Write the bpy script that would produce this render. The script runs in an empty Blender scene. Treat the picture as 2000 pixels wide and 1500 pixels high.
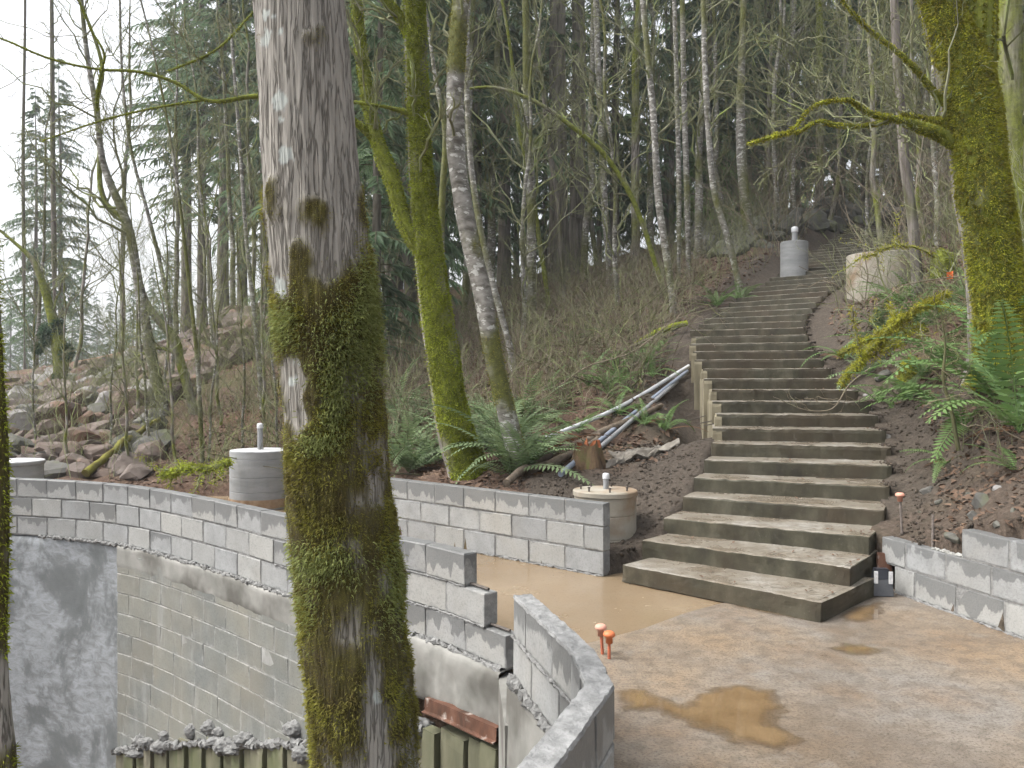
import bpy, math, random
import numpy as np
from mathutils import Vector, Matrix

scene = bpy.context.scene
R = math.radians
F, CX, CY, EYE = 1600.0, 1000.0, 745.0, 1.6      # picture scale of a 2000 x 1500 frame, eye height

# ------------------------------------------------------------------ camera
cam_d = bpy.data.cameras.new('camera'); cam = bpy.data.objects.new('camera', cam_d)
scene.collection.objects.link(cam); scene.camera = cam
cam_d.sensor_width = 36; cam_d.lens = 28.8; cam_d.clip_start = 0.05; cam_d.clip_end = 2000
cam.location = (0, 0, EYE); cam.rotation_euler = (R(90 - 0.18), 0, 0)

# ------------------------------------------------------------------ sky, sun, exposure (bright overcast)
SUN_EL, SUN_AZ = 55.0, -95.0                      # degrees; azimuth from +Y towards +X
world = bpy.data.worlds.new('World'); scene.world = world; world.use_nodes = True
wn = world.node_tree.nodes; wl = world.node_tree.links; wn.clear()
w_out = wn.new('ShaderNodeOutputWorld'); w_bg = wn.new('ShaderNodeBackground'); w_hs = wn.new('ShaderNodeHueSaturation')
w_sky = wn.new('ShaderNodeTexSky'); w_sky.sky_type = 'NISHITA'; w_sky.sun_disc = False
w_sky.sun_elevation = R(SUN_EL); w_sky.sun_rotation = R(SUN_AZ)
w_sky.air_density = 1.0; w_sky.dust_density = 6.0; w_sky.ozone_density = 1.0
w_hs.inputs['Saturation'].default_value = 0.22
w_bg.inputs['Strength'].default_value = 0.15
wl.new(w_sky.outputs[0], w_hs.inputs['Color']); wl.new(w_hs.outputs[0], w_bg.inputs[0]); wl.new(w_bg.outputs[0], w_out.inputs[0])
sun_d = bpy.data.lights.new('sun', 'SUN'); sun = bpy.data.objects.new('sun', sun_d); scene.collection.objects.link(sun)
sun_d.energy = 1.2; sun_d.angle = R(25); sun_d.color = (1, .97, .93)
sdir = Vector((math.sin(R(SUN_AZ)) * math.cos(R(SUN_EL)), math.cos(R(SUN_AZ)) * math.cos(R(SUN_EL)), math.sin(R(SUN_EL))))
sun.rotation_euler = sdir.to_track_quat('Z', 'Y').to_euler(); sun.location = (0, 0, 30)
vs = scene.view_settings; vs.view_transform = 'Standard'; vs.look = 'None'; vs.exposure = 1.42; vs.gamma = 1; vs.use_curve_mapping = False
cy = scene.cycles
cy.max_bounces = 4; cy.diffuse_bounces = 3; cy.glossy_bounces = 2; cy.transmission_bounces = 2; cy.transparent_max_bounces = 4
cy.volume_bounces = 0; cy.use_adaptive_sampling = True; cy.adaptive_threshold = 0.03; cy.use_denoising = True
cy.caustics_reflective = False; cy.caustics_refractive = False

# ------------------------------------------------------------------ helpers
rng = np.random.default_rng(7)
def at(px, py, D):
    return np.array(((px - CX) / F * D, D, EYE - (py - CY) / F * D))

def hash3(ix, iy, iz, seed):
    h = (ix * 374761393 + iy * 668265263 + iz * 2147483647 + seed * 1274126177) & 0xFFFFFFFF
    h = ((h ^ (h >> 13)) * 1274126177) & 0xFFFFFFFF
    h = (h ^ (h >> 16)) & 0xFFFF
    return h / 65535.0
def vnoise(p, seed=0):
    p = np.asarray(p, float); i = np.floor(p).astype(np.int64); f = p - i; f = f * f * (3 - 2 * f)
    out = 0
    for dx in (0, 1):
        wx = f[..., 0] if dx else 1 - f[..., 0]
        for dy in (0, 1):
            wy = f[..., 1] if dy else 1 - f[..., 1]
            for dz in (0, 1):
                wz = f[..., 2] if dz else 1 - f[..., 2]
                out = out + wx * wy * wz * hash3(i[..., 0] + dx, i[..., 1] + dy, i[..., 2] + dz, seed)
    return out
def fbm(p, octv=4, seed=0):
    a, s, t = 0.5, 0.0, 0.0
    p = np.asarray(p, float)
    for o in range(octv):
        s = s + a * vnoise(p, seed + o * 17); t += a; a *= .5; p = p * 2.03
    return s / t
def sstep(a, b, x):
    t = np.clip((x - a) / (b - a), 0, 1); return t * t * (3 - 2 * t)
def nrm(v):
    return v / np.maximum(np.linalg.norm(v, axis=-1, keepdims=True), 1e-9)

class MB:
    """collects vertices, quads and triangles; build() links one mesh object"""
    def __init__(s): s.v = []; s.q = []; s.t = []; s.qm = []; s.tm = []; s.n = 0; s.attr = {}
    def add(s, v, q=None, t=None, m=0, **attr):
        v = np.asarray(v, float).reshape(-1, 3)
        if q is not None and len(q): s.q.append(np.asarray(q) + s.n); s.qm.append(np.full(len(q), m))
        if t is not None and len(t): s.t.append(np.asarray(t) + s.n); s.tm.append(np.full(len(t), m))
        s.v.append(v); s.n += len(v)
        for k, a in attr.items(): s.attr.setdefault(k, []).append(np.broadcast_to(np.asarray(a, float), (len(v),)).copy())
        return s
    def mesh(s, name, mats, smooth=False):
        v = np.concatenate(s.v) if s.v else np.zeros((0, 3))
        q = np.concatenate(s.q) if s.q else np.zeros((0, 4), int)
        t = np.concatenate(s.t) if s.t else np.zeros((0, 3), int)
        mi = np.concatenate([np.concatenate(s.qm) if s.qm else np.zeros(0), np.concatenate(s.tm) if s.tm else np.zeros(0)]).astype(np.int32)
        me = bpy.data.meshes.new(name)
        me.vertices.add(len(v)); me.vertices.foreach_set('co', v.astype(np.float32).ravel())
        nl = len(q) * 4 + len(t) * 3
        me.loops.add(nl); me.loops.foreach_set('vertex_index', np.concatenate([q.ravel(), t.ravel()]).astype(np.int32))
        me.polygons.add(len(q) + len(t))
        st = np.concatenate([np.arange(len(q)) * 4, len(q) * 4 + np.arange(len(t)) * 3]).astype(np.int32)
        me.polygons.foreach_set('loop_start', st)
        me.polygons.foreach_set('material_index', mi)
        me.polygons.foreach_set('use_smooth', np.full(len(q) + len(t), bool(smooth)))
        for k, a in s.attr.items():
            at_ = me.attributes.new(k, 'FLOAT', 'POINT'); at_.data.foreach_set('value', np.concatenate(a).astype(np.float32))
        me.update(calc_edges=True); me.validate()
        for m in (mats if isinstance(mats, (list, tuple)) else [mats]): me.materials.append(m)
        return me
    def build(s, name, mats, parent=None, smooth=False, loc=None):
        return link(name, s.mesh(name, mats, smooth), parent, loc)

def link(name, data, parent=None, loc=None, rot=None, scale=None):
    o = bpy.data.objects.new(name, data); scene.collection.objects.link(o)
    if loc is not None: o.location = tuple(loc)
    if rot is not None: o.rotation_euler = rot
    if scale is not None: o.scale = scale
    if parent is not None: o.parent = parent
    return o
def tag(o, label=None, cat=None, group=None, kind=None):
    if label: o['label'] = label
    if cat: o['category'] = cat
    if group: o['group'] = group
    if kind: o['kind'] = kind
    return o
def thing(name, label, cat, loc=(0, 0, 0), rz=0, group=None):
    o = link(name, None, None, loc, (0, 0, rz)); o.empty_display_size = .2
    return tag(o, label, cat, group)

def tubes(P, Rd, sides=5, cap=False):
    """P (M,N,3), Rd (M,N) -> verts, quads for M tubes"""
    P = np.asarray(P, float); Rd = np.asarray(Rd, float)
    if P.ndim == 2: P = P[None]; Rd = Rd[None]
    M, N, _ = P.shape
    T = nrm(np.gradient(P, axis=1))
    mean = nrm(P[:, -1] - P[:, 0] + 1e-6)
    ref = np.where(np.abs(mean[:, 2:3]) < .8, np.array([0, 0, 1.]), np.array([1., 0, 0]))
    U = nrm(np.cross(T, ref[:, None, :])); V = np.cross(T, U)
    a = np.arange(sides) / sides * 2 * np.pi
    ring = U[:, :, None, :] * np.cos(a)[None, None, :, None] + V[:, :, None, :] * np.sin(a)[None, None, :, None]
    v = (P[:, :, None, :] + ring * Rd[:, :, None, None]).reshape(-1, 3)
    m, n, k = np.meshgrid(np.arange(M), np.arange(N - 1), np.arange(sides), indexing='ij')
    b = m * N * sides + n * sides; k2 = (k + 1) % sides
    q = np.stack([b + k, b + k2, b + sides + k2, b + sides + k], -1).reshape(-1, 4)
    return v, q
def resample(pts, n):
    pts = np.asarray(pts, float)
    d = np.r_[0, np.cumsum(np.linalg.norm(np.diff(pts[:, :3], axis=0), axis=1))]
    t = np.linspace(0, d[-1], n)
    # smooth (Catmull-Rom like) through cubic interpolation of each coordinate
    idx = np.clip(np.searchsorted(d, t, side='right') - 1, 0, len(pts) - 2)
    out = np.zeros((n, pts.shape[1]))
    m = np.gradient(pts, d, axis=0) if len(pts) > 2 else np.repeat((pts[1:] - pts[:1]) / d[-1], 2, axis=0)
    h = (d[idx + 1] - d[idx]); u = ((t - d[idx]) / h)[:, None]; h = h[:, None]
    out = (2*u**3 - 3*u**2 + 1) * pts[idx] + (u**3 - 2*u**2 + u) * h * m[idx] + (-2*u**3 + 3*u**2) * pts[idx+1] + (u**3 - u**2) * h * m[idx+1]
    return out
def grow(P, Rd, k, tmin, ang, lenf, npts, rf, up=0.2, wig=.15, tmax=1.0, r=rng, length=None, flat=0):
    """children of the tubes P: (M*k,npts,3) paths and radii"""
    M, N, _ = P.shape
    t = r.uniform(tmin, tmax, (M, k)); x = t * (N - 1); i = np.clip(x.astype(int), 0, N - 2); f = (x - i)[..., None]
    mi = np.arange(M)[:, None]
    base = P[mi, i] * (1 - f) + P[mi, i + 1] * f
    rb = Rd[mi, i] * (1 - f[..., 0]) + Rd[mi, i + 1] * f[..., 0]
    tan = nrm(P[mi, i + 1] - P[mi, i])
    rnd = r.normal(size=(M, k, 3)); rnd[..., 2] *= (1 - flat)
    side = nrm(rnd - (rnd * tan).sum(-1, keepdims=True) * tan)
    an = np.radians(r.uniform(ang[0], ang[1], (M, k)))[..., None]
    d = nrm(tan * np.cos(an) + side * np.sin(an) + np.array([0, 0, up]))
    L = (np.linalg.norm(P[:, -1] - P[:, 0], axis=-1)[:, None] if length is None else length) * lenf * r.uniform(.5, 1.15, (M, k)) * (1.15 - .6 * t)
    s = np.linspace(0, 1, npts)
    Q = base[:, :, None, :] + d[:, :, None, :] * (L[..., None] * s)[..., None]
    wv = np.cumsum(r.normal(size=(M, k, npts, 3)) * wig, axis=2); wv -= wv[:, :, :1]
    Q = Q + wv * (L / npts)[..., None, None]
    Q[..., 2] += up * .5 * L[..., None] * s ** 2
    rr = np.minimum(rb * rf, rb)[..., None] * (1 - .8 * s)
    return Q.reshape(-1, npts, 3), np.maximum(rr.reshape(-1, npts), .0016)

# ------------------------------------------------------------------ materials
class NT:
    def __init__(s, name):
        s.m = bpy.data.materials.new(name); s.m.use_nodes = True; s.t = s.m.node_tree
        s.b = s.t.nodes['Principled BSDF']; s.b.inputs['Specular IOR Level'].default_value = .3
    def n(s, typ, **kw):
        nd = s.t.nodes.new(typ)
        for k, v in kw.items(): setattr(nd, k, v)
        return nd
    def l(s, a, b): s.t.links.new(a, b)
    def coord(s, kind='pos', stretch=(1, 1, 1), warp=0):
        if kind == 'pos': o = s.n('ShaderNodeNewGeometry').outputs['Position']
        else: o = s.n('ShaderNodeTexCoord').outputs['Object']
        if kind == 'objr':
            a = s.n('ShaderNodeVectorMath', operation='ADD'); oi = s.n('ShaderNodeObjectInfo')
            mm = s.n('ShaderNodeMath', operation='MULTIPLY'); mm.inputs[1].default_value = 57
            s.l(oi.outputs['Random'], mm.inputs[0]); s.l(o, a.inputs[0]); s.l(mm.outputs[0], a.inputs[1]); o = a.outputs[0]
        mp = s.n('ShaderNodeMapping'); mp.inputs['Scale'].default_value = stretch; s.l(o, mp.inputs['Vector'])
        return mp.outputs[0]
    def noise(s, co, scale, detail=4, rough=.55, dist=0):
        n = s.n('ShaderNodeTexNoise'); n.inputs['Scale'].default_value = scale; n.inputs['Detail'].default_value = detail
        n.inputs['Roughness'].default_value = rough; n.inputs['Distortion'].default_value = dist
        s.l(co, n.inputs['Vector']); return n.outputs['Fac']
    def ramp(s, fac, stops):
        r = s.n('ShaderNodeValToRGB'); e = r.color_ramp.elements
        while len(e) < len(stops): e.new(.5)
        for i, (p, c) in enumerate(stops):
            e[i].position = p; e[i].color = (*c, 1) if not isinstance(c, (int, float)) else (c, c, c, 1)
        s.l(fac, r.inputs[0]); return r.outputs[0]
    def mix(s, fac, a, b, blend='MIX'):
        m = s.n('ShaderNodeMix', data_type='RGBA', blend_type=blend)
        for sock, v in ((m.inputs[0], fac), (m.inputs[6], a), (m.inputs[7], b)):
            if isinstance(v, (int, float)): sock.default_value = v
            elif isinstance(v, tuple): sock.default_value = (*v, 1)
            else: s.l(v, sock)
        return m.outputs[2]
    def math(s, op, a, b=None):
        m = s.n('ShaderNodeMath', operation=op)
        for sock, v in ((m.inputs[0], a), (m.inputs[1], b)):
            if v is None: continue
            if isinstance(v, (int, float)): sock.default_value = v
            else: s.l(v, sock)
        return m.outputs[0]
    def attr(s, name): return s.n('ShaderNodeAttribute', attribute_name=name).outputs['Fac']
    def rnd(s): return s.n('ShaderNodeObjectInfo').outputs['Random']
    def isl(s): return s.n('ShaderNodeNewGeometry').outputs['Random Per Island']
    def color(s, c):
        i = s.b.inputs['Base Color']
        if isinstance(c, tuple): i.default_value = (*c, 1)
        else: s.l(c, i)
    def rough(s, v):
        i = s.b.inputs['Roughness']
        if isinstance(v, (int, float)): i.default_value = v
        else: s.l(v, i)
    def bump(s, h, strength=.4, dist=.02):
        b = s.n('ShaderNodeBump'); b.inputs['Strength'].default_value = strength; b.inputs['Distance'].default_value = dist
        s.l(h, b.inputs['Height']); s.l(b.outputs[0], s.b.inputs['Normal'])

MAT = {}
def m_block(name, wet, base=(.245, .251, .25), warm=0):
    t = NT(name); co = t.coord('objr'); pos = t.coord('pos')
    big = t.noise(pos, 1.3, 4); fine = t.noise(co, 60, 3, .7); mid = t.noise(co, 7, 4)
    c = t.ramp(mid, [(.3, tuple(x * .82 for x in base)), (.7, tuple(x * 1.13 for x in base))])
    c = t.mix(t.math('MULTIPLY', t.rnd(), .55), c, tuple(x * y for x, y in zip(base, (1.34, 1.28, 1.16)))); c = t.mix(t.ramp(t.math('FRACT', t.math('MULTIPLY', t.rnd(), 7.3)), [(.55, 0), (1, .4)]), c, tuple(x * .62 for x in base))
    if not warm: c = t.mix(t.ramp(big, [(.5, 0), (.75, .22)]), c, (.25, .215, .16))
    c = t.mix(t.ramp(fine, [(.35, .35), (.5, 0)]), c, tuple(x * .5 for x in base))
    # damp margins along the mortar joints
    oc = t.n('ShaderNodeTexCoord'); sp = t.n('ShaderNodeSeparateXYZ'); t.l(oc.outputs['Object'], sp.inputs[0])
    ex = t.math('SUBTRACT', .196, t.math('ABSOLUTE', sp.outputs['X'])); ez = t.math('SUBTRACT', .096, t.math('ABSOLUTE', sp.outputs['Z']))
    ed = t.math('ADD', t.math('MINIMUM', ex, ez), t.math('MULTIPLY', t.math('SUBTRACT', t.noise(co, 12, 4, .65), .42), .10))
    if warm: c = t.mix(t.ramp(ed, [(.0, .55), (.02, 0)]), c, (.34, .34, .33))
    else: c = t.mix(t.ramp(ed, [(.0, .65), (.024, 0)]), c, tuple(x * .5 for x in base))
    if warm:
        c = t.mix(t.ramp(big, [(.4, 0), (.65, warm)]), c, (.24, .21, .15))
        c = t.mix(t.ramp(t.noise(t.coord('pos', (1, 1, .22)), 6.5, 5, .65), [(.54, 0), (.75, .32)]), c, (.36, .365, .355))
    if wet:
        # ragged damp zone that reaches down from the top edge of the block
        nz = t.noise(t.coord('objr', (1, 1, .45)), 7.5, 3, .6)
        h = t.math('ADD', t.math('ADD', sp.outputs['Z'], t.math('MULTIPLY', t.math('SUBTRACT', t.rnd(), .5), .09)), t.math('MULTIPLY', t.math('SUBTRACT', nz, .5), .40))
        wm = t.ramp(h, [(.0, 0), (.012, 1)])
        c = t.mix(t.math('MULTIPLY', wm, .72), c, tuple(x * .42 for x in base))
        t.rough(t.ramp(wm, [(0, .9), (1, .5)]))
    else: t.rough(.88)
    t.color(c); t.bump(t.math('ADD', fine, t.math('MULTIPLY', mid, .8)), .35, .006)
    return t.m
MAT['block'] = m_block('concrete_block', 0); MAT['block_wet'] = m_block('concrete_block_damp', 1)
MAT['block_old'] = m_block('concrete_block_old', 0, (.15, .158, .15), .35)
def m_simple(name, stops, scale, rough=.85, detail=5, bump=.3, bdist=.01, coord='pos', stretch=(1, 1, 1), isl=None, rnd=None, second=None):
    t = NT(name); co = t.coord(coord, stretch); f = t.noise(co, scale, detail)
    c = t.ramp(f, stops)
    if second:                       # (scale, threshold lo, hi, colour, strength)
        f2 = t.noise(t.coord(coord), second[0], 4)
        c = t.mix(t.math('MULTIPLY', t.ramp(f2, [(second[1], 0), (second[2], 1)]), second[4]), c, second[3])
    if isl: c = t.mix(t.math('MULTIPLY', t.isl(), isl[1]), c, isl[0])
    if rnd: c = t.mix(t.math('MULTIPLY', t.rnd(), rnd[1]), c, rnd[0])
    t.color(c); t.rough(rough)
    if bump: t.bump(t.noise(co, scale * 3, 5, .65), bump, bdist)
    return t.m
MAT['mortar'] = m_simple('mortar', [(.3, (.125, .125, .12)), (.7, (.235, .235, .228))], 25, .95, bump=.8)
MAT['shotcrete'] = m_simple('shotcrete', [(.3, (.14, .14, .125)), (.7, (.27, .265, .245))], 3, .85, second=(1.6, .48, .60, (.075, .07, .06), .75))
def m_slick():
    t = NT('slick_render'); co = t.coord('pos', (1, 1, .8))
    a = t.noise(co, 1.5, 6, .65, .4); b = t.noise(t.coord('pos', (1.2, 1.2, 2.6)), 5.5, 7, .75, .7)
    c = t.ramp(a, [(.35, (.105, .113, .114)), (.6, (.168, .178, .18))])
    msk = t.math('MULTIPLY', t.ramp(a, [(.46, 0), (.53, 1)]), t.ramp(b, [(.38, 0), (.6, 1)]))
    c = t.mix(t.math('MULTIPLY', msk, .6), c, (.35, .37, .395))
    t.color(c); t.rough(t.ramp(b, [(.3, .35), (.7, .75)])); t.bump(b, .3, .01); return t.m
MAT['slick'] = m_slick()
def m_slab(name, smooth):
    t = NT(name); pos = t.coord('pos')
    a = t.noise(pos, .75, 5, .55, .3); b = t.noise(pos, 1.5, 6, .6); fine = t.noise(pos, 70, 4, .75); mid = t.noise(pos, 11, 5, .7)
    if smooth:
        c = t.ramp(a, [(.3, (.16, .116, .07)), (.55, (.21, .16, .105)), (.75, (.245, .198, .14))])
        c = t.mix(t.ramp(t.noise(pos, 2.2, 6, .65), [(.40, 0), (.75, .5)]), c, (.17, .115, .064)); c = t.mix(t.ramp(fine, [(.34, .45), (.46, 0)]), c, (.08, .06, .04))
        t.rough(t.ramp(b, [(.35, .10), (.7, .34)])); t.bump(mid, .06, .004)
    else:
        c = t.ramp(a, [(.36, (.215, .158, .103)), (.48, (.205, .168, .128)), (.6, (.195, .176, .153))])
        c = t.mix(t.ramp(b, [(.48, 0), (.66, .6)]), c, (.205, .135, .08))
        c = t.mix(t.ramp(mid, [(.40, .5), (.54, 0)]), c, (.09, .074, .057)); c = t.mix(t.ramp(t.noise(pos, .9, 6, .65, .5), [(.50, 0), (.60, .5)]), c, (.115, .09, .066)); c = t.mix(t.ramp(t.noise(pos, 4.2, 6, .7), [(.56, 0), (.66, .35)]), c, (.23, .215, .19))
        c = t.mix(t.ramp(fine, [(.40, .7), (.49, 0)]), c, (.055, .045, .036))
        c = t.mix(t.ramp(fine, [(.60, 0), (.72, .35)]), c, (.28, .255, .22))
        t.rough(t.ramp(b, [(.35, .6), (.7, .26)])); t.bump(t.math('ADD', fine, mid), .5, .008)
    t.color(c); return t.m
MAT['slab_far'] = m_slab('poured_slab_smooth', 1); MAT['slab_near'] = m_slab('poured_slab_rough', 0)
def m_puddle():
    t = NT('muddy_water'); a = t.noise(t.coord('pos'), 5, 5, .6)
    t.color(t.ramp(a, [(.3, (.145, .092, .044)), (.7, (.225, .152, .08))])); t.rough(.03); t.b.inputs['Specular IOR Level'].default_value = .6
    t.bump(t.noise(t.coord('pos'), 7, 2), .015, .01)
    tr = t.n('ShaderNodeBsdfTransparent'); gl = t.n('ShaderNodeBsdfGlossy'); gl.inputs['Roughness'].default_value = .03; fr = t.n('ShaderNodeFresnel'); fr.inputs['IOR'].default_value = 1.33
    film = t.n('ShaderNodeMixShader'); t.l(t.math('MULTIPLY', fr.outputs[0], t.ramp(t.attr('depth'), [(0, 0), (.02, 1)])), film.inputs[0]); t.l(tr.outputs[0], film.inputs[1]); t.l(gl.outputs[0], film.inputs[2])
    ms = t.n('ShaderNodeMixShader'); t.l(t.ramp(t.attr('depth'), [(.0, 0), (.10, .8)]), ms.inputs[0]); t.l(film.outputs[0], ms.inputs[1]); t.l(t.b.outputs[0], ms.inputs[2]); t.l(ms.outputs[0], t.t.nodes['Material Output'].inputs[0]); return t.m
MAT['puddle'] = m_puddle()
def m_tread():
    t = NT('stair_tread'); p = t.coord('pos'); a = t.noise(p, 2.3, 5, .6); f = t.noise(p, 50, 4, .75); m = t.noise(p, 9, 5, .7)
    c = t.ramp(a, [(.35, (.14, .115, .085)), (.5, (.205, .182, .148)), (.68, (.26, .247, .22))])
    c = t.mix(t.ramp(m, [(.4, .5), (.55, 0)]), c, (.11, .092, .068)); c = t.mix(t.ramp(f, [(.38, .6), (.5, 0)]), c, (.085, .072, .056))
    t.color(c); t.rough(t.ramp(a, [(.4, .22), (.65, .5)])); t.bump(f, .3, .005); return t.m
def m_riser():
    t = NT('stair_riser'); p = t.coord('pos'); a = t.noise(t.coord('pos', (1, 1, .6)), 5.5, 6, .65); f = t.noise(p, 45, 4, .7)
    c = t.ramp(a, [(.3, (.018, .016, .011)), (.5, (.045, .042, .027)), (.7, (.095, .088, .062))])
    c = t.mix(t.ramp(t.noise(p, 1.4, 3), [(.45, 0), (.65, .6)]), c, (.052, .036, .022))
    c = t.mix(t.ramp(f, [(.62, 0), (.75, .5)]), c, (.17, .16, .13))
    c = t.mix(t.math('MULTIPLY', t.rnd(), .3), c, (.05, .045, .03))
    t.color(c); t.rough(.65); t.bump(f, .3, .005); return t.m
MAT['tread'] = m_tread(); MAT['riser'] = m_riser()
MAT['stair_side'] = m_simple('stair_side', [(.3, (.12, .105, .07)), (.7, (.27, .24, .165))], 6, .85, stretch=(1, 1, .3))
def m_bark(name, dark, light, mossA, mossB, zs=.16, scale=22, lich=.0, crack=0):
    t = NT(name); co = t.coord('pos', (1, 1, zs)); f = t.noise(co, scale, 5, .6, .3)
    if crack:
        g = t.math('ABSOLUTE', t.math('SUBTRACT', t.noise(t.coord('pos', (1, 1, .055)), crack, 3, .6, .4), .5)); f = t.math('ADD', t.math('MULTIPLY', t.ramp(g, [(0, 0), (.05, 1)]), .34), t.math('MULTIPLY', f, .5))
    c = t.ramp(f, [(.36, dark), (.5, tuple((a + b) / 2 for a, b in zip(dark, light))), (.66, light)])
    big = t.noise(t.coord('pos'), 2.2, 4)
    c = t.mix(t.ramp(big, [(.45, 0), (.7, .45)]), c, tuple(x * .6 for x in light))
    if lich:
        l = t.noise(t.coord('pos', (1, 1, 1.9)), 9, 4, .6)
        c = t.mix(t.math('MULTIPLY', t.ramp(l, [(.55, 0), (.6, 1)]), lich), c, (.48, .48, .45))
    mo = t.ramp(t.noise(t.coord('pos'), 14, 5, .7), [(.3, mossA), (.7, mossB)])
    c = t.mix(t.attr('moss'), c, mo)
    c = t.mix(t.math('MULTIPLY', t.attr('lichen'), .85), c, (.40, .43, .41))
    t.color(c); t.rough(.92); t.bump(f, .9, .014); return t.m
MOSS_D, MOSS_L = (.05, .055, .012), (.135, .145, .022)
MAT['bark_maple'] = m_bark('maple_bark', (.125, .115, .10), (.31, .293, .262), (.045, .034, .014), (.085, .078, .02), zs=.05, scale=75, crack=50)
MAT['bark_mossy'] = m_bark('mossy_bark', (.06, .05, .04), (.30, .28, .25), (.06, .066, .013), (.19, .22, .028))
MAT['bark_alder'] = m_bark('alder_bark', (.075, .068, .055), (.25, .24, .22), (.06, .065, .02), (.12, .125, .035), zs=2.2, scale=7, lich=.75)
MAT['bark_fir'] = m_bark('fir_bark', (.065, .055, .047), (.20, .18, .16), (.05, .055, .02), (.10, .11, .03), zs=.1, scale=14)
MAT['twig'] = m_simple('twig_bark', [(.35, (.085, .085, .04)), (.5, (.15, .165, .07)), (.68, (.18, .23, .055))], 3, .9, bump=0, isl=((.22, .21, .16), .6))
MAT['twig_dark'] = m_simple('dark_twig_bark', [(.35, (.04, .034, .025)), (.65, (.10, .09, .05))], 3, .9, bump=0, isl=((.10, .12, .03), .5))
MAT['twig_grey'] = m_simple('grey_twig_bark', [(.35, (.085, .066, .045)), (.55, (.16, .13, .09)), (.68, (.14, .145, .065))], 3, .9, bump=0, isl=((.24, .21, .165), .5))
def m_leaf(name, a, b, isl, k=.7, trans=.25, rough=.6, pscale=1.2):
    t = NT(name); f = t.noise(t.coord('pos'), pscale, 3)
    c = t.ramp(f, [(.35, a), (.65, b)]); c = t.mix(t.math('MULTIPLY', t.isl(), k), c, isl)
    t.color(c); t.rough(rough)
    if trans:
        tr = t.n('ShaderNodeBsdfTranslucent'); ms = t.n('ShaderNodeMixShader'); ms.inputs[0].default_value = trans
        t.l(c, tr.inputs[0]); out = t.t.nodes['Material Output']
        t.l(t.b.outputs[0], ms.inputs[1]); t.l(tr.outputs[0], ms.inputs[2]); t.l(ms.outputs[0], out.inputs[0])
    return t.m
MAT['moss_olive'] = m_leaf('moss_olive', (.075, .055, .018), (.22, .22, .032), (.26, .24, .055), .5, .25, .9, 7)
MAT['moss_green'] = m_leaf('moss_green', (.10, .115, .010), (.24, .30, .022), (.34, .37, .035), .55, .2, .9, 3)
MAT['moss_gold'] = m_leaf('moss_gold', (.095, .085, .009), (.31, .34, .024), (.40, .36, .042), .55, .25, .9, 7)
MAT['needles'] = m_leaf('fir_needles', (.07, .125, .068), (.11, .175, .092), (.17, .22, .12), .6, .5, .6, .5)
MAT['ivy'] = m_leaf('ivy_leaves', (.025, .06, .03), (.05, .10, .05), (.08, .13, .07), .5, .2, .5, 3)
MAT['needles_bright'] = m_leaf('young_needles', (.05, .11, .025), (.10, .19, .045), (.16, .24, .07), .6, .25, .6, .8)
MAT['fern'] = m_leaf('sword_fern', (.065, .13, .038), (.13, .22, .07), (.20, .29, .10), .4, .3, .45, 2)
MAT['fern_pale'] = m_leaf('sword_fern_pale', (.09, .14, .06), (.16, .22, .105), (.22, .28, .14), .4, .3, .5, 2)
MAT['fern_dead'] = m_leaf('dead_fern', (.09, .045, .02), (.16, .085, .04), (.2, .11, .06), .4, .2, .8, 2)
MAT['litter'] = m_leaf('leaf_litter', (.065, .038, .025), (.13, .082, .054), (.18, .125, .088), .6, .1, .8, 2)
def m_soil():
    t = NT('forest_soil'); p = t.coord('pos'); a = t.noise(p, .9, 5, .6); f = t.noise(p, 22, 5, .75); ff = t.noise(p, 70, 3, .7)
    dirt = t.ramp(f, [(.3, (.030, .024, .018)), (.55, (.07, .056, .043)), (.75, (.118, .098, .079))])
    lit = t.ramp(f, [(.3, (.034, .021, .014)), (.5, (.085, .052, .035)), (.7, (.145, .10, .072))])
    gr = t.ramp(a, [(.5, 0), (.62, .5)])
    lit = t.mix(gr, lit, (.07, .075, .025))
    red = t.mix(t.ramp(f, [(.4, .8), (.6, .3)]), dirt, (.26, .12, .07))
    c = t.mix(t.attr('litter'), dirt, lit); c = t.mix(t.attr('red'), c, red)
    t.color(c); t.rough(.95); t.bump(t.math('ADD', f, t.math('MULTIPLY', ff, .5)), .8, .03); return t.m
MAT['soil'] = m_soil()
MAT['rock_red'] = m_simple('red_rock', [(.3, (.045, .035, .03)), (.5, (.105, .085, .073)), (.7, (.175, .152, .135))], 2.2, .85, bump=.5, bdist=.03, rnd=((.10, .06, .04), .6), second=(1.3, .56, .64, (.16, .08, .045), .6))
MAT['rock_grey'] = m_simple('grey_rock', [(.3, (.045, .044, .04)), (.7, (.125, .12, .11))], 2.5, .85, bump=.5, bdist=.03, rnd=((.10, .10, .075), .5), second=(2, .55, .66, (.085, .10, .03), .6))
MAT['rock_pale'] = m_simple('pale_rock', [(.3, (.13, .12, .112)), (.7, (.26, .25, .24))], 3, .85, bump=.5, bdist=.02)
MAT['pvc_white'] = m_simple('white_pvc', [(.3, (.44, .45, .47)), (.7, (.56, .57, .58))], 4, .4, bump=0)
MAT['pvc_blue'] = m_simple('blue_grey_pvc', [(.3, (.17, .20, .25)), (.7, (.26, .29, .35))], 4, .45, bump=0)
MAT['pvc_grey'] = m_simple('grey_pvc', [(.3, (.19, .195, .20)), (.7, (.27, .275, .28))], 6, .5, bump=0)
MAT['drum_tan'] = m_simple('tan_concrete_drum', [(.3, (.22, .195, .15)), (.7, (.34, .32, .275))], 3, .85, second=(2.4, .5, .64, (.18, .105, .05), .65))
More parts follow.
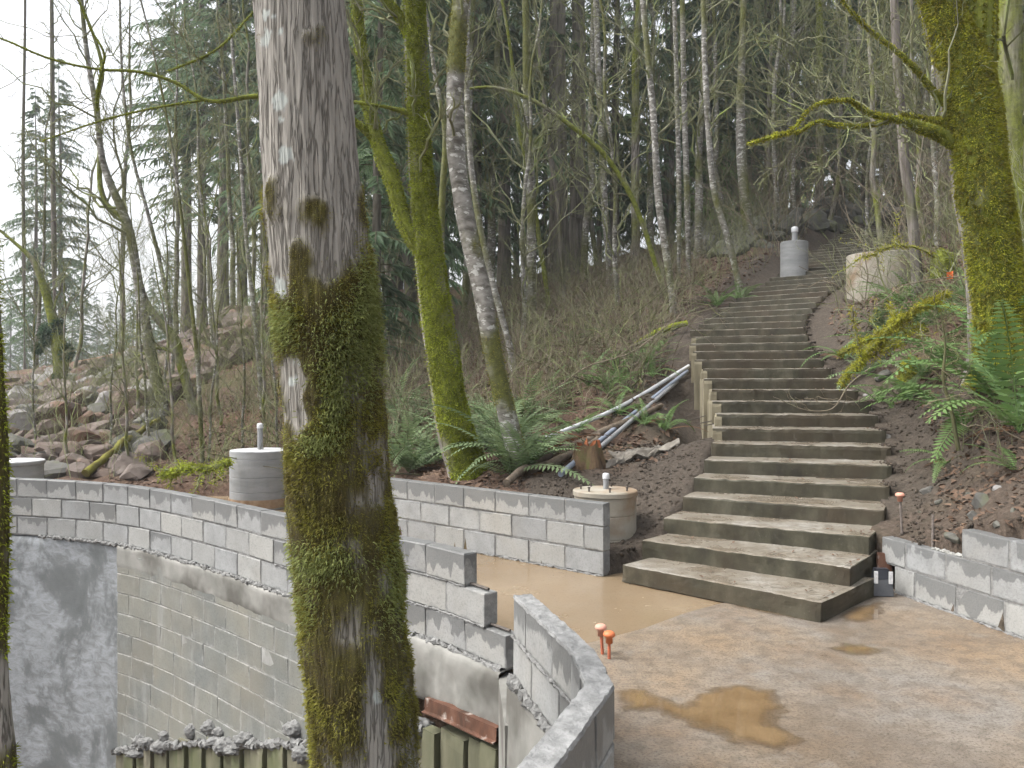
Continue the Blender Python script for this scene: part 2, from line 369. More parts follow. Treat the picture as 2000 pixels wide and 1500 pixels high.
MAT['drum_grey'] = m_simple('grey_concrete_drum', [(.3, (.19, .197, .20)), (.7, (.275, .282, .285))], 3, .85, stretch=(1, 1, 4))
MAT['drum_top'] = m_simple('pale_drum_top', [(.3, (.34, .345, .345)), (.7, (.43, .43, .43))], 6, .8)
MAT['steel_dark'] = m_simple('dark_steel', [(.3, (.05, .045, .04)), (.7, (.12, .10, .085))], 20, .6, bump=.3)
MAT['rebar'] = m_simple('rebar_steel', [(.3, (.10, .085, .075)), (.7, (.20, .17, .15))], 40, .6, bump=.3)
MAT['rebar_orange'] = m_simple('orange_painted_rod', [(.35, (.30, .10, .06)), (.65, (.55, .15, .07))], 12, .6, bump=.2)
MAT['cap_orange'] = m_simple('orange_cap', [(.3, (.46, .11, .04)), (.7, (.54, .17, .07))], 9, .5, bump=0)
MAT['cap_pale'] = m_simple('faded_orange_cap', [(.3, (.50, .21, .14)), (.7, (.58, .33, .26))], 9, .5, bump=0)
MAT['rust'] = m_simple('rusted_steel', [(.3, (.045, .024, .015)), (.55, (.10, .046, .028)), (.75, (.16, .09, .062))], 9, .85, stretch=(1, 1, .4), second=(8, .58, .68, (.45, .42, .38), .6))
MAT['lagging'] = m_simple('algae_boards', [(.3, (.075, .072, .05)), (.55, (.15, .14, .10)), (.75, (.22, .20, .15))], 7, .85, stretch=(1, 1, .18), rnd=((.085, .095, .045), .5), second=(2.5, .48, .66, (.09, .115, .04), .5))
MAT['log'] = m_simple('weathered_log', [(.3, (.06, .046, .033)), (.7, (.17, .135, .10))], 14, .9, bump=.6)
MAT['stump_red'] = m_simple('rotten_red_wood', [(.3, (.10, .03, .012)), (.7, (.32, .11, .045))], 20, .9, stretch=(1, 1, .3), bump=.7)
MAT['stump'] = m_simple('stump_bark', [(.3, (.055, .036, .022)), (.5, (.13, .085, .05)), (.7, (.10, .11, .03))], 12, .95, stretch=(1, 1, .3), bump=.9, bdist=.03)
MAT['cloth'] = m_simple('crumpled_sheeting', [(.3, (.12, .105, .085)), (.7, (.26, .24, .205))], 9, .8, bump=.5)
MAT['black_plastic'] = m_simple('black_plastic', [(.3, (.012, .013, .017)), (.7, (.03, .032, .04))], 8, .4, bump=0)
MAT['grey_plastic'] = m_simple('grey_plastic', [(.3, (.07, .075, .085)), (.7, (.11, .115, .125))], 8, .45, bump=0)
MAT['tag_white'] = m_simple('white_print', [(.3, (.45, .45, .45)), (.7, (.65, .65, .65))], 60, .6, bump=0)
MAT['flag'] = m_simple('orange_flag', [(.3, (.85, .16, .03)), (.7, (.90, .22, .05))], 9, .6, bump=0)
MAT['band'] = m_simple('brown_band', [(.3, (.20, .125, .07)), (.7, (.34, .25, .17))], 9, .8, bump=.2)
MAT['grout'] = m_simple('rough_grout', [(.3, (.13, .132, .13)), (.7, (.27, .272, .268))], 16, .95, bump=.9)
MAT['mortar_light'] = m_simple('efflorescent_mortar', [(.3, (.17, .17, .155)), (.7, (.30, .30, .285))], 9, .95, bump=.5, stretch=(1, 1, .5))

# ------------------------------------------------------------------ the stair line (from perspective: risers 0.1365 m)
RISE = .1365
_L = [(1214,1097),(1253,1054),(1295,1015),(1332,973),(1354,934.5),(1375,897),(1389,865),(1399,833),(1399,809),(1398,783),(1389.5,759),(1381,739),(1372,720.6),(1362,703),(1352,687),(1352,671),(1352,656),(1352,643),(1362.5,633),(1377,624),(1389.5,613),(1405.6,602.5),(1422.5,591),(1440.5,579),(1454,572.5),(1471,560.5),(1494,551)]
_R = [(1605,1168),(1661,1109),(1699,1052),(1728,999.5),(1739,953),(1743,913),(1741,871),(1732,837),(1717,809),(1702,783),(1677,758),(1653,737),(1625,719),(1610,702),(1599,684),(1586,667),(1578,652),(1574,639),(1574,626),(1576,614.5),(1586,602),(1594,591),(1604,579),(1616,569),(1634,557),(1644,548),(1657,537)]
def stair_fit(P):
    P = np.array(P, float); k = np.arange(1, len(P) + 1); D = F * (EYE - k * RISE) / (P[:, 1] - CY)
    w = np.clip(np.abs(P[:, 1] - CY) / 60, 0, 1.5) ** 2
    Df = np.polyval(np.polyfit(k, D, 4, w=w), k)
    return np.stack([(P[:, 0] - CX) / F * Df, Df], 1)
SL, SR = stair_fit(_L), stair_fit(_R)
while len(SL) < 45:                                   # the flight goes on up to the right
    c = (SL[-1] + SR[-1]) / 2 + np.array([.262, .40]); d = nrm((SR[-1] - SL[-1]) * .85 + .15 * np.array([1.35, -.88]))
    SL = np.vstack([SL, c - d * .85]); SR = np.vstack([SR, c + d * .85])
NST = len(SL); SC = (SL + SR) / 2; SD = nrm(SR - SL); SW = np.linalg.norm(SR - SL, axis=1)
SF = np.stack([-SD[:, 1], SD[:, 0]], 1)               # up the flight
SZ = np.arange(1, NST + 1) * RISE

# ------------------------------------------------------------------ plan lines of walls
def catmull(pts, n=400):
    return resample(np.array(pts, float), n)
CURVE = catmull([(-.03, 4.64), (-.165, 4.80), (-.33, 5.01), (-1.07, 5.72), (-1.71, 6.30), (-2.73, 7.27), (-4.08, 8.32), (-5.39, 8.80), (-6.9, 8.98), (-8.6, 8.9)], 800)
BACK = np.array([(.756, 6.72), (-1.21, 8.42), (-1.78, 8.91)])
RIGHT = np.array([(2.87, 6.36), (2.90, 6.24), (3.18, 5.09), (3.62, 3.3), (3.9, 2.0)])
VW = np.array([(.10, 4.05), (.33, 3.2), (.354, 2.83), (.118, 2.225), (-.15, 1.55), (-.42, .85)])
SLAB_IN = [tuple(p) for p in CURVE[::40]] + [(-8.6, 11.5), (-3, 11.6), (-1.9, 10.2), (-1.75, 8.95), (.78, 6.78), (1.0, 6.95), (2.0, 6.6), (2.5, 6.6), (2.92, 6.35), (3.24, 5.09), (3.68, 3.3), (4.0, 2.0), (4.6, -3), (-.9, -3), (-.45, .8), (-.2, 1.5), (.06, 2.2), (.26, 2.83), (.25, 3.2), (.02, 4.05)]
_ct = nrm(np.gradient(CURVE, axis=0)); PIT = [tuple(p) for p in (CURVE - np.stack([-_ct[:, 1], _ct[:, 0]], 1) * .2)[::20]] + [(-14, 8.6), (-14, -3), (-.9, -3), (-.45, .8), (-.2, 1.5), (.06, 2.2), (.3, 2.83), (.29, 3.2), (.06, 4.05)]
def inside(poly, x, y):
    c = np.zeros(np.shape(x), bool); n = len(poly)
    for i in range(n):
        x1, y1 = poly[i]; x2, y2 = poly[(i + 1) % n]
        if y1 == y2: continue
        c ^= ((y1 > y) != (y2 > y)) & (x < (x2 - x1) * (y - y1) / (y2 - y1) + x1)
    return c

# ------------------------------------------------------------------ hillside height
_cp = [(800,945,8.8),(1050,962,7.9),(1150,955,8.0),(1240,1075,7.3),(1290,1015,7.7),(1350,925,8.5),(1380,880,9.0),(1345,862,9.9),(1330,830,10.6),(1325,770,11.6),
 (1200,890,9.0),(1100,900,9.0),(1000,920,9.2),(900,930,9.5),(780,925,10),(1250,770,11),(1150,740,13),(1000,760,13.5),(1325,680,13.0),(1300,615,15.5),
 (1100,610,19),(1000,590,22),(900,590,24),(760,660,22),(1440,577,16.3),(1400,505,20),(1500,480,20.5),(1600,440,23),(1700,445,23),(1480,425,27),(1200,530,25),
 (1850,425,24),(1300,480,30),(1050,540,32),(850,570,35),(1760,1000,6.3),(1850,1010,5.9),(1950,990,5.7),(2000,975,5.7),(1900,905,6.6),(1800,890,7.3),(1950,810,7.0),
 (1950,695,7.6),(1750,715,9.5),(1680,640,12),(1700,580,14.3),(1850,560,12),(1900,490,15),(2150,620,9),(2100,930,5.2),(2200,450,16),(2400,800,6),
 (400,950,11.5),(150,935,12.2),(300,860,14.5),(100,810,17),(200,755,22),(60,742,26),(400,690,22),(540,610,24),(500,710,20),(650,800,15),(480,625,27),(-300,770,25),(-400,900,13),(-200,745,40),(200,735,42),(500,640,42)]
_cw = [at(*p) for p in _cp]
_cw += [np.array(p) for p in [(-60,60,1.0),(-30,60,2.0),(0,60,5),(30,60,9),(60,60,11),(60,25,13),(40,8,8),(-60,25,.4),(-40,5,-.5),(12,2,2.2),(12,-5,2.4),(6,0,1.0),(20,14,7.5)]]
_cw = np.array(_cw)
def _phi(r): return r * r * np.log(r + 1e-6)
_d = np.linalg.norm(_cw[:, None, :2] - _cw[None, :, :2], axis=-1)
_n = len(_cw); _A = np.zeros((_n + 3, _n + 3)); _A[:_n, :_n] = _phi(_d) + np.eye(_n) * 2.0
_A[:_n, _n] = 1; _A[:_n, _n + 1:] = _cw[:, :2]; _A[_n, :_n] = 1; _A[_n + 1:, :_n] = _cw[:, :2].T
_w = np.linalg.solve(_A, np.r_[_cw[:, 2], 0, 0, 0])
LEFT_DROP = np.full(NST, .05); LEFT_DROP[7:16] = [.35, .62, .75, .80, .85, .80, .65, .40, .2]
def H(x, y, rough=True):
    x = np.asarray(x, float); y = np.asarray(y, float); shp = x.shape; x = x.ravel(); y = y.ravel()
    xc = np.clip(x, -60, 60); yc = np.clip(y, -5, 60)
    z = np.zeros(len(x))
    for s in range(0, len(x), 20000):
        a = slice(s, s + 20000)
        r = np.hypot(xc[a, None] - _cw[None, :, 0], yc[a, None] - _cw[None, :, 1])
        z[a] = _phi(r) @ _w[:_n] + _w[_n] + xc[a] * _w[_n + 1] + yc[a] * _w[_n + 2]
    z = np.clip(z, -1, 14)
    if rough:
        p = np.stack([x, y, np.zeros_like(x)], 1)
        z = z + (fbm(p * .7, 3, 3) - .5) * .35 + (fbm(p * 4.5, 3, 5) - .5) * .13
    # keep the ground beside the flight at tread level (or dropped where the left side is exposed)
    near = (x > -.5) & (x < 18) & (y > 4.5) & (y < 27)
    if near.any():
        i = np.where(near)[0]; dx = x[i, None] - (SC[None, :, 0] + SF[None, :, 0] * .2); dy = y[i, None] - (SC[None, :, 1] + SF[None, :, 1] * .2)
        k = np.argmin(dx * dx + dy * dy, 1); ii = np.arange(len(i))
        lat = dx[ii, k] * SD[k, 0] + dy[ii, k] * SD[k, 1]; fw = dx[ii, k] * SF[k, 0] + dy[ii, k] * SF[k, 1]
        ok = np.abs(fw) < .6
        h = SW[k] / 2; zt = SZ[k] + fw / .42 * RISE
        zi = z[i]
        tr = zt - .03; wr = 1 - sstep(0, 1.0, lat - h)
        zi = np.where(ok & (lat > 0), zi * (1 - wr) + tr * wr + (zi - fbm(np.stack([x[i], y[i], x[i] * 0], 1) * .7, 2, 3)) * 0, zi)
        tl = zt - LEFT_DROP[k]; wl_ = 1 - sstep(0, .8, -lat - h)
        zi = np.where(ok & (lat <= 0), zi * (1 - wl_) + tl * wl_, zi)
        zi = np.where(ok & (np.abs(lat) < h - .06), np.minimum(zi, zt - 0.55), zi)
        z[i] = zi
    return z.reshape(shp)
def G(x, y): return float(HQ(x, y))
_hx = np.arange(-45, 45.01, .15); _hy = np.arange(4.5, 72, .15); _HM = H(*np.meshgrid(_hx, _hy))
def HQ(x, y):
    u = np.clip((np.asarray(x, float) + 45) / .15, 0, len(_hx) - 1.001); v = np.clip((np.asarray(y, float) - 4.5) / .15, 0, len(_hy) - 1.001)
    i = u.astype(int); j = v.astype(int); f = u - i; g = v - j
    return (_HM[j, i] * (1 - f) + _HM[j, i + 1] * f) * (1 - g) + (_HM[j + 1, i] * (1 - f) + _HM[j + 1, i + 1] * f) * g
def hit(px, py, d0=5.0, d1=70):
    """where the sight line through a picture point meets the hillside"""
    D = np.arange(d0, d1, .08); P = np.stack([(px - CX) / F * D, D, EYE - (py - CY) / F * D], 1)
    h = HQ(P[:, 0], P[:, 1]); b = np.where(P[:, 2] <= h)[0]
    return P[b[0]] if len(b) else P[-1]

# ------------------------------------------------------------------ ground sheet
def axis(a, b, f0, f1, fine, coarse):
    v = list(np.arange(f0, f1 + 1e-6, fine)); s = fine; x = f1
    while x < b: s = min(s * 1.18, coarse); x += s; v.append(x)
    s = fine; x = f0
    while x > a: s = min(s * 1.18, coarse); x -= s; v.insert(0, x)
    return np.array(v)
gx = axis(-400, 400, -6, 9, .1, 25); gy = axis(-30, 500, 4.2, 19, .1, 25)
GX, GY = np.meshgrid(gx, gy); GZ = H(GX, GY)
yard = inside(SLAB_IN, GX, GY); pit = inside(PIT, GX, GY)
GZ = np.where(yard, np.minimum(GZ, -.32), GZ)
bank = sstep(-3.2, -1.2, GX) * sstep(4.3, 3.2, GY)
GZ = np.where(pit, -3.2 + 2.5 * bank + (fbm(np.stack([GX, GY, GX * 0], -1) * 1.5, 3, 9) - .5) * .3, GZ)
out_near = (GY < 4.6) & ~yard & ~pit & (GX > 2.5); GZ = np.where(out_near & (GX < 3.4), np.minimum(GZ, .5), GZ)
ny, nx = GX.shape; idx = np.arange(nx * ny).reshape(ny, nx)
gq = np.stack([idx[:-1, :-1], idx[:-1, 1:], idx[1:, 1:], idx[1:, :-1]], -1).reshape(-1, 4)
dist_st = np.min(np.hypot(GX[..., None] - SC[None, None, ::2, 0], GY[..., None] - SC[None, None, ::2, 1]), -1)
lit = sstep(1.3, 2.3, dist_st + (fbm(np.stack([GX, GY, GX * 0], -1) * 1.2, 3, 21) - .5) * 1.2)
lit = np.where((GX < 1.9) & (GY < 9.2) & (GX > .1), lit * sstep(8.3, 9.0, GY), lit)
lit = np.where((GX > 2.6) & (GY < 6.7), .25, lit)
red = sstep(.50, .62, fbm(np.stack([GX, GY, GX * 0], -1) * .22, 3, 33)) * sstep(-1, -4, GX) * sstep(14, 17, GY)
gm = MB(); gm.add(np.stack([GX, GY, GZ], -1).reshape(-1, 3), gq, litter=lit.ravel(), red=red.ravel())
tag(gm.build('hillside_ground', MAT['soil'], smooth=True), 'brown forest hillside of soil and fallen leaves', 'ground', kind='structure')

# ------------------------------------------------------------------ slabs and puddles
def prism(mb, poly, z0, z1, m=0):
    import mathutils
    poly = [tuple(p) for p in poly]; n = len(poly)
    tri = mathutils.geometry.tessellate_polygon([[Vector((x, y, 0)) for x, y in poly]])
    v = [(x, y, z1) for x, y in poly] + [(x, y, z0) for x, y in poly]
    area = sum(poly[i][0] * poly[(i + 1) % n][1] - poly[(i + 1) % n][0] * poly[i][1] for i in range(n))
    t = []
    for a, b, c in tri:
        A, B, C_ = poly[a], poly[b], poly[c]
        if (B[0]-A[0])*(C_[1]-A[1]) - (B[1]-A[1])*(C_[0]-A[0]) < 0: b, c = c, b
        t.append((a, b, c)); t.append((a + n, c + n, b + n))
    q = [(i, i + n, (i + 1) % n + n, (i + 1) % n) if area > 0 else (i, (i + 1) % n, (i + 1) % n + n, i + n) for i in range(n)]
    return mb.add(v, q, t, m)
ja, jb = (.50, 5.03), (1.72, 6.05)
jl = [(.20, 4.80), (.36, 4.93), ja, (.85, 5.30), (1.2, 5.66), (1.45, 5.86), jb, (2.05, 6.3)]
inner = [tuple(p + np.array([.06, .06])) for p in CURVE[::25] if p[0] > -8]
far_slab = inner + [(-8.2, 11.4), (-3, 11.5), (-1.95, 10.2), (-1.74, 8.98), (.80, 6.80), (1.05, 6.95), (2.05, 6.32)] + jl[::-1][1:]
prism(sl := MB(), far_slab, -.3, -.006); tag(sl.build('smooth_floor_slab', MAT['slab_far']), 'smooth wet tan concrete floor between the block walls', 'slab', kind='structure')
near_slab = [(.065, 4.0), (.19, 4.80)] + jl[1:] + [(2.5, 6.55), (2.95, 6.36), (3.23, 5.09), (3.67, 3.3), (3.95, 2.0), (4.6, -3), (-.85, -3), (-.44, .85), (-.18, 1.55), (.08, 2.22), (.31, 2.83), (.29, 3.19)]
prism(sl := MB(), near_slab, -.31, 0); tag(sl.build('rough_floor_slab', MAT['slab_near']), 'rough tan and grey concrete floor in front of the stairs', 'slab', kind='structure')
def puddle(label, pts):
    """water lying in a shallow hollow: thin and clear at the margin, muddy where deeper"""
    P = np.array([at(x, y, F * EYE / (y - CY))[:2] for x, y in pts]); lo, hi = P.min(0) - .12, P.max(0) + .12
    st = .012; X, Y = np.meshgrid(np.arange(lo[0], hi[0], st), np.arange(lo[1], hi[1], st)); d = np.full(X.shape, 9.)
    for i in range(len(P)):
        a, b = P[i], P[(i + 1) % len(P)]; ab = b - a; u = np.clip(((X - a[0]) * ab[0] + (Y - a[1]) * ab[1]) / (ab @ ab), 0, 1); d = np.minimum(d, np.hypot(X - a[0] - u * ab[0], Y - a[1] - u * ab[1]))
    d = np.where(inside([tuple(p) for p in P], X, Y), d, -d); q3 = np.stack([X, Y, X * 0], -1)
    d = d + (fbm(q3 * 5, 4, 8) - .5) * .16 + (fbm(q3 * 24, 3, 9) - .5) * .05; d = np.clip(d, -.02, .2)
    n, m = X.shape; id_ = np.arange(n * m).reshape(n, m); q = np.stack([id_[:-1, :-1], id_[:-1, 1:], id_[1:, 1:], id_[1:, :-1]], -1).reshape(-1, 4)
    q = q[(d.ravel()[q].max(1) > 0)]; us, inv = np.unique(q, return_inverse=True)
    mb = MB(); mb.add(np.stack([X, Y, np.full(X.shape, .004)], -1).reshape(-1, 3)[us], inv.reshape(-1, 4), depth=np.clip(d.ravel()[us], 0, 1))
    return tag(mb.build('puddle', MAT['puddle']), label, 'puddle', kind='structure')
puddle('large muddy brown puddle in the foreground of the floor', [(1206,1352),(1262,1348),(1330,1374),(1372,1346),(1440,1334),(1512,1350),(1532,1385),(1522,1420),(1566,1446),(1520,1464),(1430,1455),(1340,1412),(1280,1396),(1208,1393)])
puddle('long muddy puddle along the foot of the bottom step', [(1424,1176),(1470,1195),(1540,1208),(1585,1211),(1590,1203),(1540,1192),(1490,1181)])
puddle('brown puddle beside the right corner of the bottom step', [(1625,1207),(1660,1215),(1695,1216),(1735,1197),(1742,1177),(1705,1170),(1668,1185)])
puddle('small oval puddle in the middle of the rough floor', [(1612,1267),(1640,1257),(1690,1255),(1740,1270),(1722,1281),(1660,1279)])

# ------------------------------------------------------------------ concrete steps
def rough_box(c8, n, amp, seed, r=.012):
    """box from 8 corners [bottom 4, top 4]; n = cuts per axis; noisy, softened edges; returns verts, quads, face ids (0 side,1 top,2 front)"""
    c = np.asarray(c8, float).reshape(2, 2, 2, 3)      # [z][y][x]
    V, Q, M = [], [], []; base = 0
    for ax, sgn in ((2, 1), (2, 0), (1, 0), (1, 1), (0, 0), (0, 1)):
        a, b = [i for i in range(3) if i != ax]; na, nb = n[a] + 1, n[b] + 1
        def ticks(m):
            t = np.linspace(0, 1, m); return np.concatenate([[0], [.03], t[1:-1], [.97], [1]]) if m > 2 else np.array([0, .06, .94, 1])
        ta, tb = ticks(na), ticks(nb); A, B = np.meshgrid(ta, tb, indexing='ij'); uvw = np.zeros(A.shape + (3,)); uvw[..., a] = A; uvw[..., b] = B; uvw[..., ax] = sgn
        x, y, z = uvw[..., 0:1], uvw[..., 1:2], uvw[..., 2:3]
        p = sum((x if i else 1 - x) * (y if j else 1 - y) * (z if k else 1 - z) * c[k, j, i] for i in (0, 1) for j in (0, 1) for k in (0, 1))
        # round edges: pull edge points inwards
        cnt = ((uvw < .001) | (uvw > .999)).sum(-1); cen = c.reshape(-1, 3).mean(0)
        edge = (cnt >= 2)[..., None]
        dd = nrm(cen - p); ex = np.stack([c[0, 0, 1] - c[0, 0, 0], c[0, 1, 0] - c[0, 0, 0], c[1, 0, 0] - c[0, 0, 0]]); ex = nrm(ex)
        pull = sum(np.where((uvw[..., i:i+1] < .001), 1, np.where(uvw[..., i:i+1] > .999, -1, 0)) * ex[i] for i in range(3))
        p = np.where(edge, p + pull * r * .5, p)
        p = p + (np.stack([fbm(p * 9, 3, seed + s) for s in (1, 2, 3)], -1) - .5) * amp * 2 + np.where(edge, (np.stack([vnoise(p * 34, seed + s) for s in (4, 5, 6)], -1) - .5) * amp * 1.6, 0)
        na, nb = A.shape; id_ = np.arange(na * nb).reshape(na, nb) + base
        q = np.stack([id_[:-1, :-1], id_[1:, :-1], id_[1:, 1:], id_[:-1, 1:]], -1).reshape(-1, 4)
        flip = (sgn == 0) ^ (ax == 1)
        if flip: q = q[:, ::-1]
        V.append(p.reshape(-1, 3)); Q.append(q); M.append(np.full(len(q), {2: 1 if sgn else 0, 1: 2 if sgn == 0 else 0, 0: 0}[ax])); base += na * nb
    return np.concatenate(V), np.concatenate(Q), np.concatenate(M)
stair = thing('concrete_staircase', 'long weathered concrete staircase curving up the wooded slope', 'staircase', (SC[0, 0], SC[0, 1], 0))
off = -np.array(stair.location)
for k in range(NST):
    l, r_, f = SL[k], SR[k], SF[k]; ze = SZ[k]
    depth = .95 if k < NST - 1 else .6
    zb = -.002 if k == 0 else (ze - .62 if k < 6 else ze - 1.25 if k < 17 else ze - .5)
    if k in (1, 2): zb = .0 + (.003 if k == 1 else .004)
    if k >= 7: l = l - SD[k] * .045 * (k % 2)
    q4 = lambda z: [(*l, z), (*r_, z), (*(l + f * depth), z), (*(r_ + f * depth), z)]
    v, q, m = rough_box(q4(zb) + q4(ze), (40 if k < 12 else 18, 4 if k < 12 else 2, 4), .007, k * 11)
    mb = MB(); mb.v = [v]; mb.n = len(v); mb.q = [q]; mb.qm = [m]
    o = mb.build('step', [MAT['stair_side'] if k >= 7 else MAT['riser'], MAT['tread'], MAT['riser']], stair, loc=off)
for k in range(7, 17):                                 # upright concrete ends of the steps on the exposed side
    a = SL[k] - SD[k] * (.014 + .03 * (k % 2)) - SF[k] * .008; b = SL[k] + SD[k] * .065 - SF[k] * .008; q4 = lambda z: [(*a, z), (*b, z), (*(a + SF[k] * .3), z), (*(b + SF[k] * .3), z)]
    v, q, m = rough_box(q4(SZ[k] - 1.25) + q4(SZ[k] - .03), (3, 2, 12), .006, 300 + k * 5); mb = MB(); mb.add(v, q); mb.build('side_column', MAT['stair_side'], stair, loc=off)
# form-tie wires that stick out of the exposed left side
for (px, py, dx) in [(1352, 808, -15), (1362, 816, -20), (1374, 812, -18), (1386, 822, -24), (1396, 826, -22)]:
    a = at(px + 4, py, 9.75); b = at(px + dx, py + 6, 9.7); mb = MB(); mb.add(*tubes(np.linspace(a, b, 4), np.full(4, .006), 5)); mb.build('form_tie', MAT['steel_dark'], stair, loc=off)

# ------------------------------------------------------------------ block walls
import bmesh
def block_mesh(seed):
    bm = bmesh.new(); bmesh.ops.create_cube(bm, size=1)
    for v in bm.verts: v.co = Vector((v.co.x * .392, v.co.y * .1, v.co.z * .192))
    bmesh.ops.bevel(bm, geom=list(bm.edges), offset=.0055, segments=1, affect='EDGES')
    r = random.Random(seed)
    for v in bm.verts: v.co += Vector((r.uniform(-.004, .004), r.uniform(-.002, .002), r.uniform(-.0035, .0035)))
    return bm
BLK = {}
for mk in ('block', 'block_wet', 'block_old'):
    for s in range(4):
        me = bpy.data.meshes.new('block'); bm = block_mesh(s); bm.to_mesh(me); bm.free(); me.materials.append(MAT[mk]); BLK[mk, s] = me
def arclen(P): return np.r_[0, np.cumsum(np.linalg.norm(np.diff(P, axis=0), axis=1))]
def on(P, S, s):
    s = np.clip(s, S[0], S[-1]); return np.array([np.interp(s, S, P[:, 0]), np.interp(s, S, P[:, 1])])
def course(root, P, S, s0, s1, z, face, mk, first=.4, mbm=None, proud=0., h=.2, L=.4):
    """lay blocks between arc lengths; face = +1 when the seen face lies left of the walking direction"""
    s = s0; ro = np.array(root.location); k = 0
    while s < s1 - .04:
        e = min(s + (first if k == 0 else L), s1); k += 1
        a, b = on(P, S, s), on(P, S, e); t = nrm(b - a); nl = np.array([-t[1], t[0]]) * face
        c = (a + b) / 2 - nl * (.05 - proud) + nl * rng.uniform(-.003, .003) * (0 if proud else 1)
        jw = .004 if proud else .012; Ln = np.linalg.norm(b - a) - jw
        link('block', BLK[mk(), rng.integers(4)], root, np.array([*c, z + h / 2]) - ro, (0, 0, math.atan2(t[1], t[0]) + rng.normal() * .006), (Ln / .392, 1, (h - jw) / .192))
        s = e
    if mbm is not None:
        ss = np.linspace(s0 + .012, s1 - .012, max(2, int((s1 - s0) / .1))); p = np.array([on(P, S, q) for q in ss]); t = nrm(np.gradient(p, axis=0)); nl = np.stack([-t[:, 1], t[:, 0]], 1) * face
        f0 = p + nl * (proud - (.003 if proud else .005)); f1 = p - nl * (.095 - proud); n = len(p)
        v = np.concatenate([np.c_[f0, np.full(n, z - .004)], np.c_[f0, np.full(n, z + h - .008)], np.c_[f1, np.full(n, z + h - .008)], np.c_[f1, np.full(n, z - .004)]])
        i = np.arange(n - 1); q = np.concatenate([np.stack([i + a * n, i + 1 + a * n, i + 1 + ((a + 1) % 4) * n, i + ((a + 1) % 4) * n], 1) for a in range(4)] + [np.array([[0, n, 2 * n, 3 * n], [n - 1, 4 * n - 1, 3 * n - 1, 2 * n - 1]])])
        mbm.add(v, q)
def bead(root, P, S, s0, s1, z, face, out, rad, mat, name='mortar_bead', seed=0, step=.012):
    """a lumpy squeezed-out line of mortar along a wall"""
    ss = np.arange(s0, s1, step); p = np.array([on(P, S, q) for q in ss]); t = nrm(np.gradient(p, axis=0)); nl = np.stack([-t[:, 1], t[:, 0]], 1) * face
    n = len(ss); zz = z(ss) if callable(z) else np.full(n, z)
    c = np.c_[p + nl * out, zz]; k = np.c_[ss * 22, zz * 5, np.zeros(n)]
    c[:, 2] += (fbm(k, 3, seed) - .5) * rad * 1.4; rr = rad * (.25 + 1.5 * np.clip(fbm(k * 1.7, 3, seed + 5) - .22, 0, 1))
    v, q = tubes(c, rr, 7); v = v + (np.stack([vnoise(v * 70, seed + j) for j in (7, 8, 9)], -1) - .5) * rad * .8
    mb = MB(); mb.add(v, q); return mb.build(name, mat, root, loc=-np.array(root.location))
S_C = arclen(CURVE)
w = thing('curved_block_wall', 'long curved grey block wall sweeping away above the pit', 'wall', (*CURVE[0], -.04))
mm = MB()
pick = lambda: 'block' if rng.random() < .75 else 'block_wet'
for c in range(3):
    course(w, CURVE, S_C, .2 * c + (0 if c else 0), S_C[-1], -.04 + .2 * c, 1, (lambda: 'block_wet') if c == 2 else pick, mbm=mm)
mm.build('mortar', MAT['mortar'], w, loc=-np.array(w.location))
bead(w, CURVE, S_C, .02, 6.5, -.045, 1, .014, .024, MAT['mortar'], seed=3)
bead(w, CURVE, S_C, .2, 2.6, .158, 1, .002, .009, MAT['mortar'], seed=13); bead(w, CURVE, S_C, .4, 2.2, .358, 1, .002, .008, MAT['mortar'], seed=23)
for s0, zz in ((.16, .162), (.36, .362)):          # reinforcing bars left in the open bed joints
    a, b = on(CURVE, S_C, s0 - .13), on(CURVE, S_C, s0 + .06); t = nrm(b - a); nl = np.array([-t[1], t[0]])
    mb = MB(); mb.add(*tubes(np.array([[*(a - nl * .05), zz + .008], [*(b - nl * .05), zz + .008]]), np.full(2, .009), 6)); mb.build('bar', MAT['steel_dark'], w, loc=-np.array(w.location))

SB = np.array([BACK[0], BACK[1], BACK[2]]); S_B = arclen(SB)
w = thing('straight_block_wall', 'low straight grey block wall beside the tan stained drum', 'wall', (*BACK[0], 0)); mm = MB()
for c in range(3): course(w, SB, S_B, 0, S_B[-1], .2 * c, 1, (lambda: 'block_wet') if c == 2 else (lambda: 'block'), first=(.4, .2, .4)[c], mbm=mm)
mm.build('mortar', MAT['mortar'], w, loc=-np.array(w.location))
bead(w, SB, S_B, .0, S_B[-1], .0, 1, .006, .012, MAT['mortar'], seed=43)

S_R = arclen(RIGHT)
w = thing('stepped_block_wall', 'low stepped grey block wall right of the stairs', 'wall', (*RIGHT[1], 0)); mm = MB()
course(w, RIGHT, S_R, .14, S_R[-1], 0, -1, pick, first=.22, mbm=mm)
course(w, RIGHT, S_R, .0, S_R[-1], .2, -1, lambda: 'block_wet', first=.26, mbm=mm)
course(w, RIGHT, S_R, .80, S_R[-1], .4, -1, lambda: 'block_wet', first=.4, mbm=mm)
mm.build('mortar', MAT['mortar'], w, loc=-np.array(w.location))
bead(w, RIGHT, S_R, .16, S_R[-1], .0, -1, .012, .014, MAT['mortar'], seed=53); bead(w, RIGHT, S_R, .5, 2.0, .40, -1, -.03, .018, MAT['mortar_light'], seed=63)

